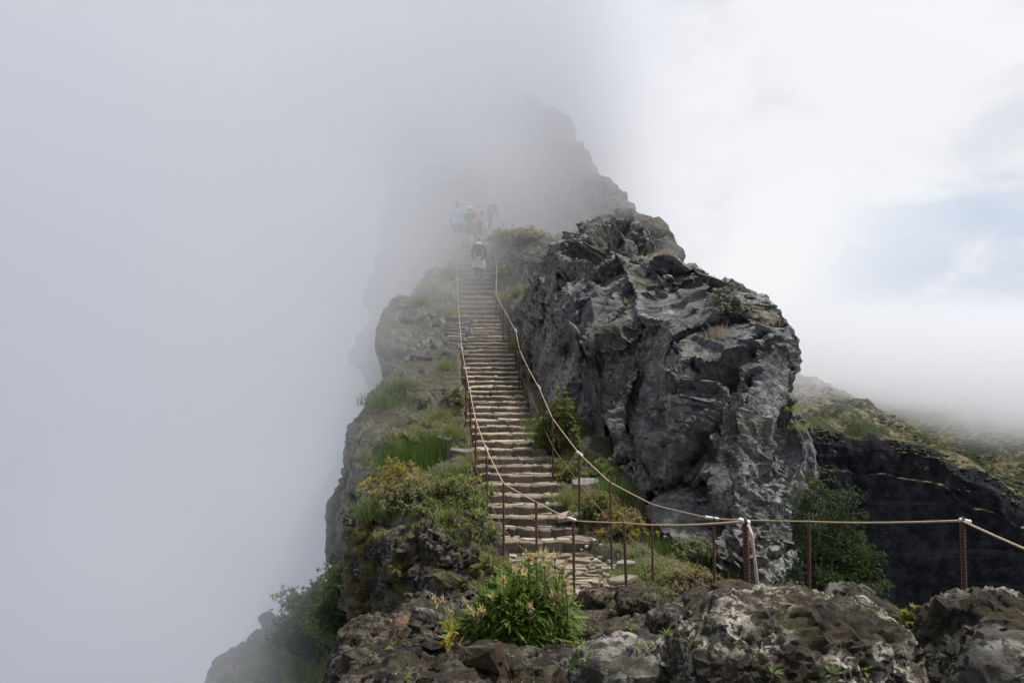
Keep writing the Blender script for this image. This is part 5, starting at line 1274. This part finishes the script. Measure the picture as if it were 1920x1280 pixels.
for px, py, hr in [(1768, 1128, 7), (1779, 1127, 7), (1774, 1140, 6), (1752, 1163, 9), (1764, 1160, 8), (1745, 1170, 7)]:
    daisy(P(px, py, 2.8) - fd, hr * 2.8 / F, rd, (0, -.3, 1), heart=False, base=(R.uniform(-.01, .01), 0, 0))
grass_tuft(P(1690, 1245, 2.6), .17, .06, 22, 'few straw stalks left of the yellow sprig', 'straw', 0, wid=.003)
# small sprouts between the stones
A, B_ = Acc(), Acc()
for px, py in [(1195, 1215), (1215, 1222), (1075, 1250), (1100, 1240), (1250, 1195), (1180, 1180), (1450, 1270), (1620, 1265), (1560, 1272), (700, 1240), (760, 1275), (840, 1262), (735, 1215), (1090, 1215), (1110, 1190)]:
    h_ = hit(px, py, 12, ('ground', 'lava_boulder'))
    if h_: rosette_into(A, h_[0] + Vector((0, 0, .01)), (0, -.3, 1), 12, .03, .006, 1, .2); grass_into(B_, h_[0], .05, .03, 10, .6, .002)
for k in range(260):
    h_ = hit(R.uniform(640, 1900), R.uniform(1130, 1279), 12, ('ground',))
    if h_ and h_[0].y < 6 and h_[1].z > .3: (grass_into(B_, h_[0], .035, .03, 9, .8, .0025) if R.random() < .6 else rosette_into(A, h_[0], (0, 0, 1), 8, .018, .004, 1, .2))
u = tag(A.build('sprouts', M['leaf']), 'tiny sprouts and dry wisps between the foreground stones', 'ground cover', kind='stuff'); B_.build('dry_wisps', M['straw'], u)

# far hikers on the valley path and bushes of the far slope
for i, (px, py) in enumerate([(1493, 746), (1500, 745), (1509, 744)]):
    h_ = hit(px, py, 3000, ('hill',))
    p = h_[0] if h_ else P(px, py, 360)
    J = {'p': (0, 0, .9, .2), 'c': (0, 0, 1.35, .24), 'n': (0, 0, 1.5, .09), 'h': (0, 0, 1.68, .13), 'l': (-.12, .1, .45, .1), 'lf': (-.13, .2, .05, .07), 'r': (.12, -.1, .45, .1), 'rf': (.13, -.2, .05, .07), 'sl': (-.28, 0, 1.1, .07), 'hl': (-.3, .1, .85, .05), 'sr': (.28, 0, 1.1, .07), 'hr': (.3, .1, .85, .05)}
    rt = tag(empty('person', p), ['leftmost of three tiny hikers on the distant slope behind the outcrop', 'middle of three tiny hikers on the distant slope behind the outcrop', 'rightmost of three tiny hikers on the distant slope behind the outcrop'][i], 'person')
    skin_body('body', J, [('p', 'c'), ('c', 'n'), ('n', 'h'), ('p', 'l'), ('l', 'lf'), ('p', 'r'), ('r', 'rf'), ('c', 'sl'), ('sl', 'hl'), ('c', 'sr'), ('sr', 'hr')], FB[['white', 'blue', 'coral'][i]], rt, 1)
M['scrub'] = leaf_mat('dark_scrub', [(.018, .026, .010), (.032, .042, .016), (.05, .06, .025)], trans=0)
A = Acc(); r = random.Random(3)
rc = 0
while rc < 6000:
    px = r.uniform(1480, 1960); py = r.uniform(640, 960); rc += 1
    h_ = hit(px, py, 3000, ('hill',))
    if not h_ or h_[0].y < 200 or h_[1].z < .5: continue
    if gn(np.array([[h_[0].x / 22, h_[0].y / 40, 0]]))[0] < -.15 + r.random() * .3: continue
    s_ = r.uniform(.25, 1.0) * (1.5 if r.random() < .1 else 1)
    [A.add(vars_[(rc + q_) % 12][0] * np.array((s_ * r.uniform(.7, 1.6), s_, s_ * r.uniform(.3, .7))) + np.array(h_[0]) + np.array((r.gauss(0, s_), r.gauss(0, s_), 0)), vars_[(rc + q_) % 12][1]) for q_ in range(2)]
tag(A.build('scrub', M['scrub']), 'dark scrub bushes dotted over the far hillside', 'scrub', kind='stuff')

# ------------------------------------------------------------------ air: cloud banks
def volume_box(name, lo, hi, label, cat, build):
    bm = bmesh.new(); bmesh.ops.create_cube(bm, size=1)
    c = (Vector(lo) + Vector(hi)) / 2; s = Vector(hi) - Vector(lo)
    for v_ in bm.verts: v_.co = Vector((v_.co.x * s.x, v_.co.y * s.y, v_.co.z * s.z)) + c
    me = bpy.data.meshes.new(name); bm.to_mesh(me); bm.free()
    m_, t = newmat(name + '_air')
    pos = t.n('ShaderNodeNewGeometry').outputs['Position']
    sep = t.n('ShaderNodeSeparateXYZ', i_0=pos)
    dens = build(t, pos, *sep.outputs)
    pv = t.n('ShaderNodeVolumePrincipled', i_Density=dens); pv.inputs['Color'].default_value = (*VOLCOL, 1); pv.inputs['Anisotropy'].default_value = 0.0
    t.n('ShaderNodeOutputMaterial', i_Volume=pv)
    return tag(link(name, me, m_), label, cat, kind='stuff')
VOLCOL = (.93, .945, .985)
def fog_density(t, pos, x, y, z):
    n1 = t.noise(t.v('MULTIPLY', pos, (1, .7, 1.1)), .11, 4, .55, .6)
    g = t.m('SUBTRACT', t.m('SUBTRACT', y, t.m('MULTIPLY', x, 2.4)), 16.6)        # front plane of the cloud bank
    g = t.m('ADD', g, t.m('MULTIPLY', t.m('SUBTRACT', n1, .5), 15))
    g = t.m('ADD', g, t.m('MULTIPLY', t.sm(x, -1.5, -5.5), 7))
    g = t.m('ADD', g, t.m('MULTIPLY', t.sm(y, 31, 43, -1.5, 13), t.sm(x, 9, 2)))
    r = t.m('POWER', t.sm(g, 0, 25), .8)
    d = t.m('MULTIPLY', t.m('MULTIPLY', r, t.sm(z, 6, 13, .14, .18)), t.m('MULTIPLY', t.sm(x, -3, -12, 1, .3), t.sm(z, -3, -8, 1, .3)))
    # fade towards the outside faces
    for a, lo, hi in ((x, -44, -30), (x, 17, 4), (y, 8.2, 10.5), (y, 66, 48), (z, -34, -20), (z, 32, 20)):
        d = t.m('MULTIPLY', d, t.sm(a, lo, hi))
    return d
fog = volume_box('fog_bank', (-44, 8.2, -34), (26, 66, 32), 'dense grey fog bank drifting over the ridge and swallowing the upper stairs', 'fog', fog_density)
def cloud_density(t, pos, x, y, z):
    n1 = t.noise(t.v('MULTIPLY', pos, (1, 1, 1.6)), .011, 4, .6, .5)
    h = t.m('ADD', z, t.m('MULTIPLY', t.m('SUBTRACT', n1, .5), 85))
    h = t.m('ADD', h, t.m('MULTIPLY', t.m('SUBTRACT', x, 200), .18))
    d = t.m('MULTIPLY', t.sm(h, -60, -28), .012)
    for a, lo, hi in ((x, 60, 110), (x, 900, 760), (y, 300, 370), (y, 900, 780), (z, -110, -90), (z, 26, -30)):
        d = t.m('MULTIPLY', d, t.sm(a, lo, hi))
    return d
cloud = volume_box('cloud', (60, 300, -110), (900, 900, 90), 'white cloud lying on the slope of the far hillside', 'cloud', cloud_density)
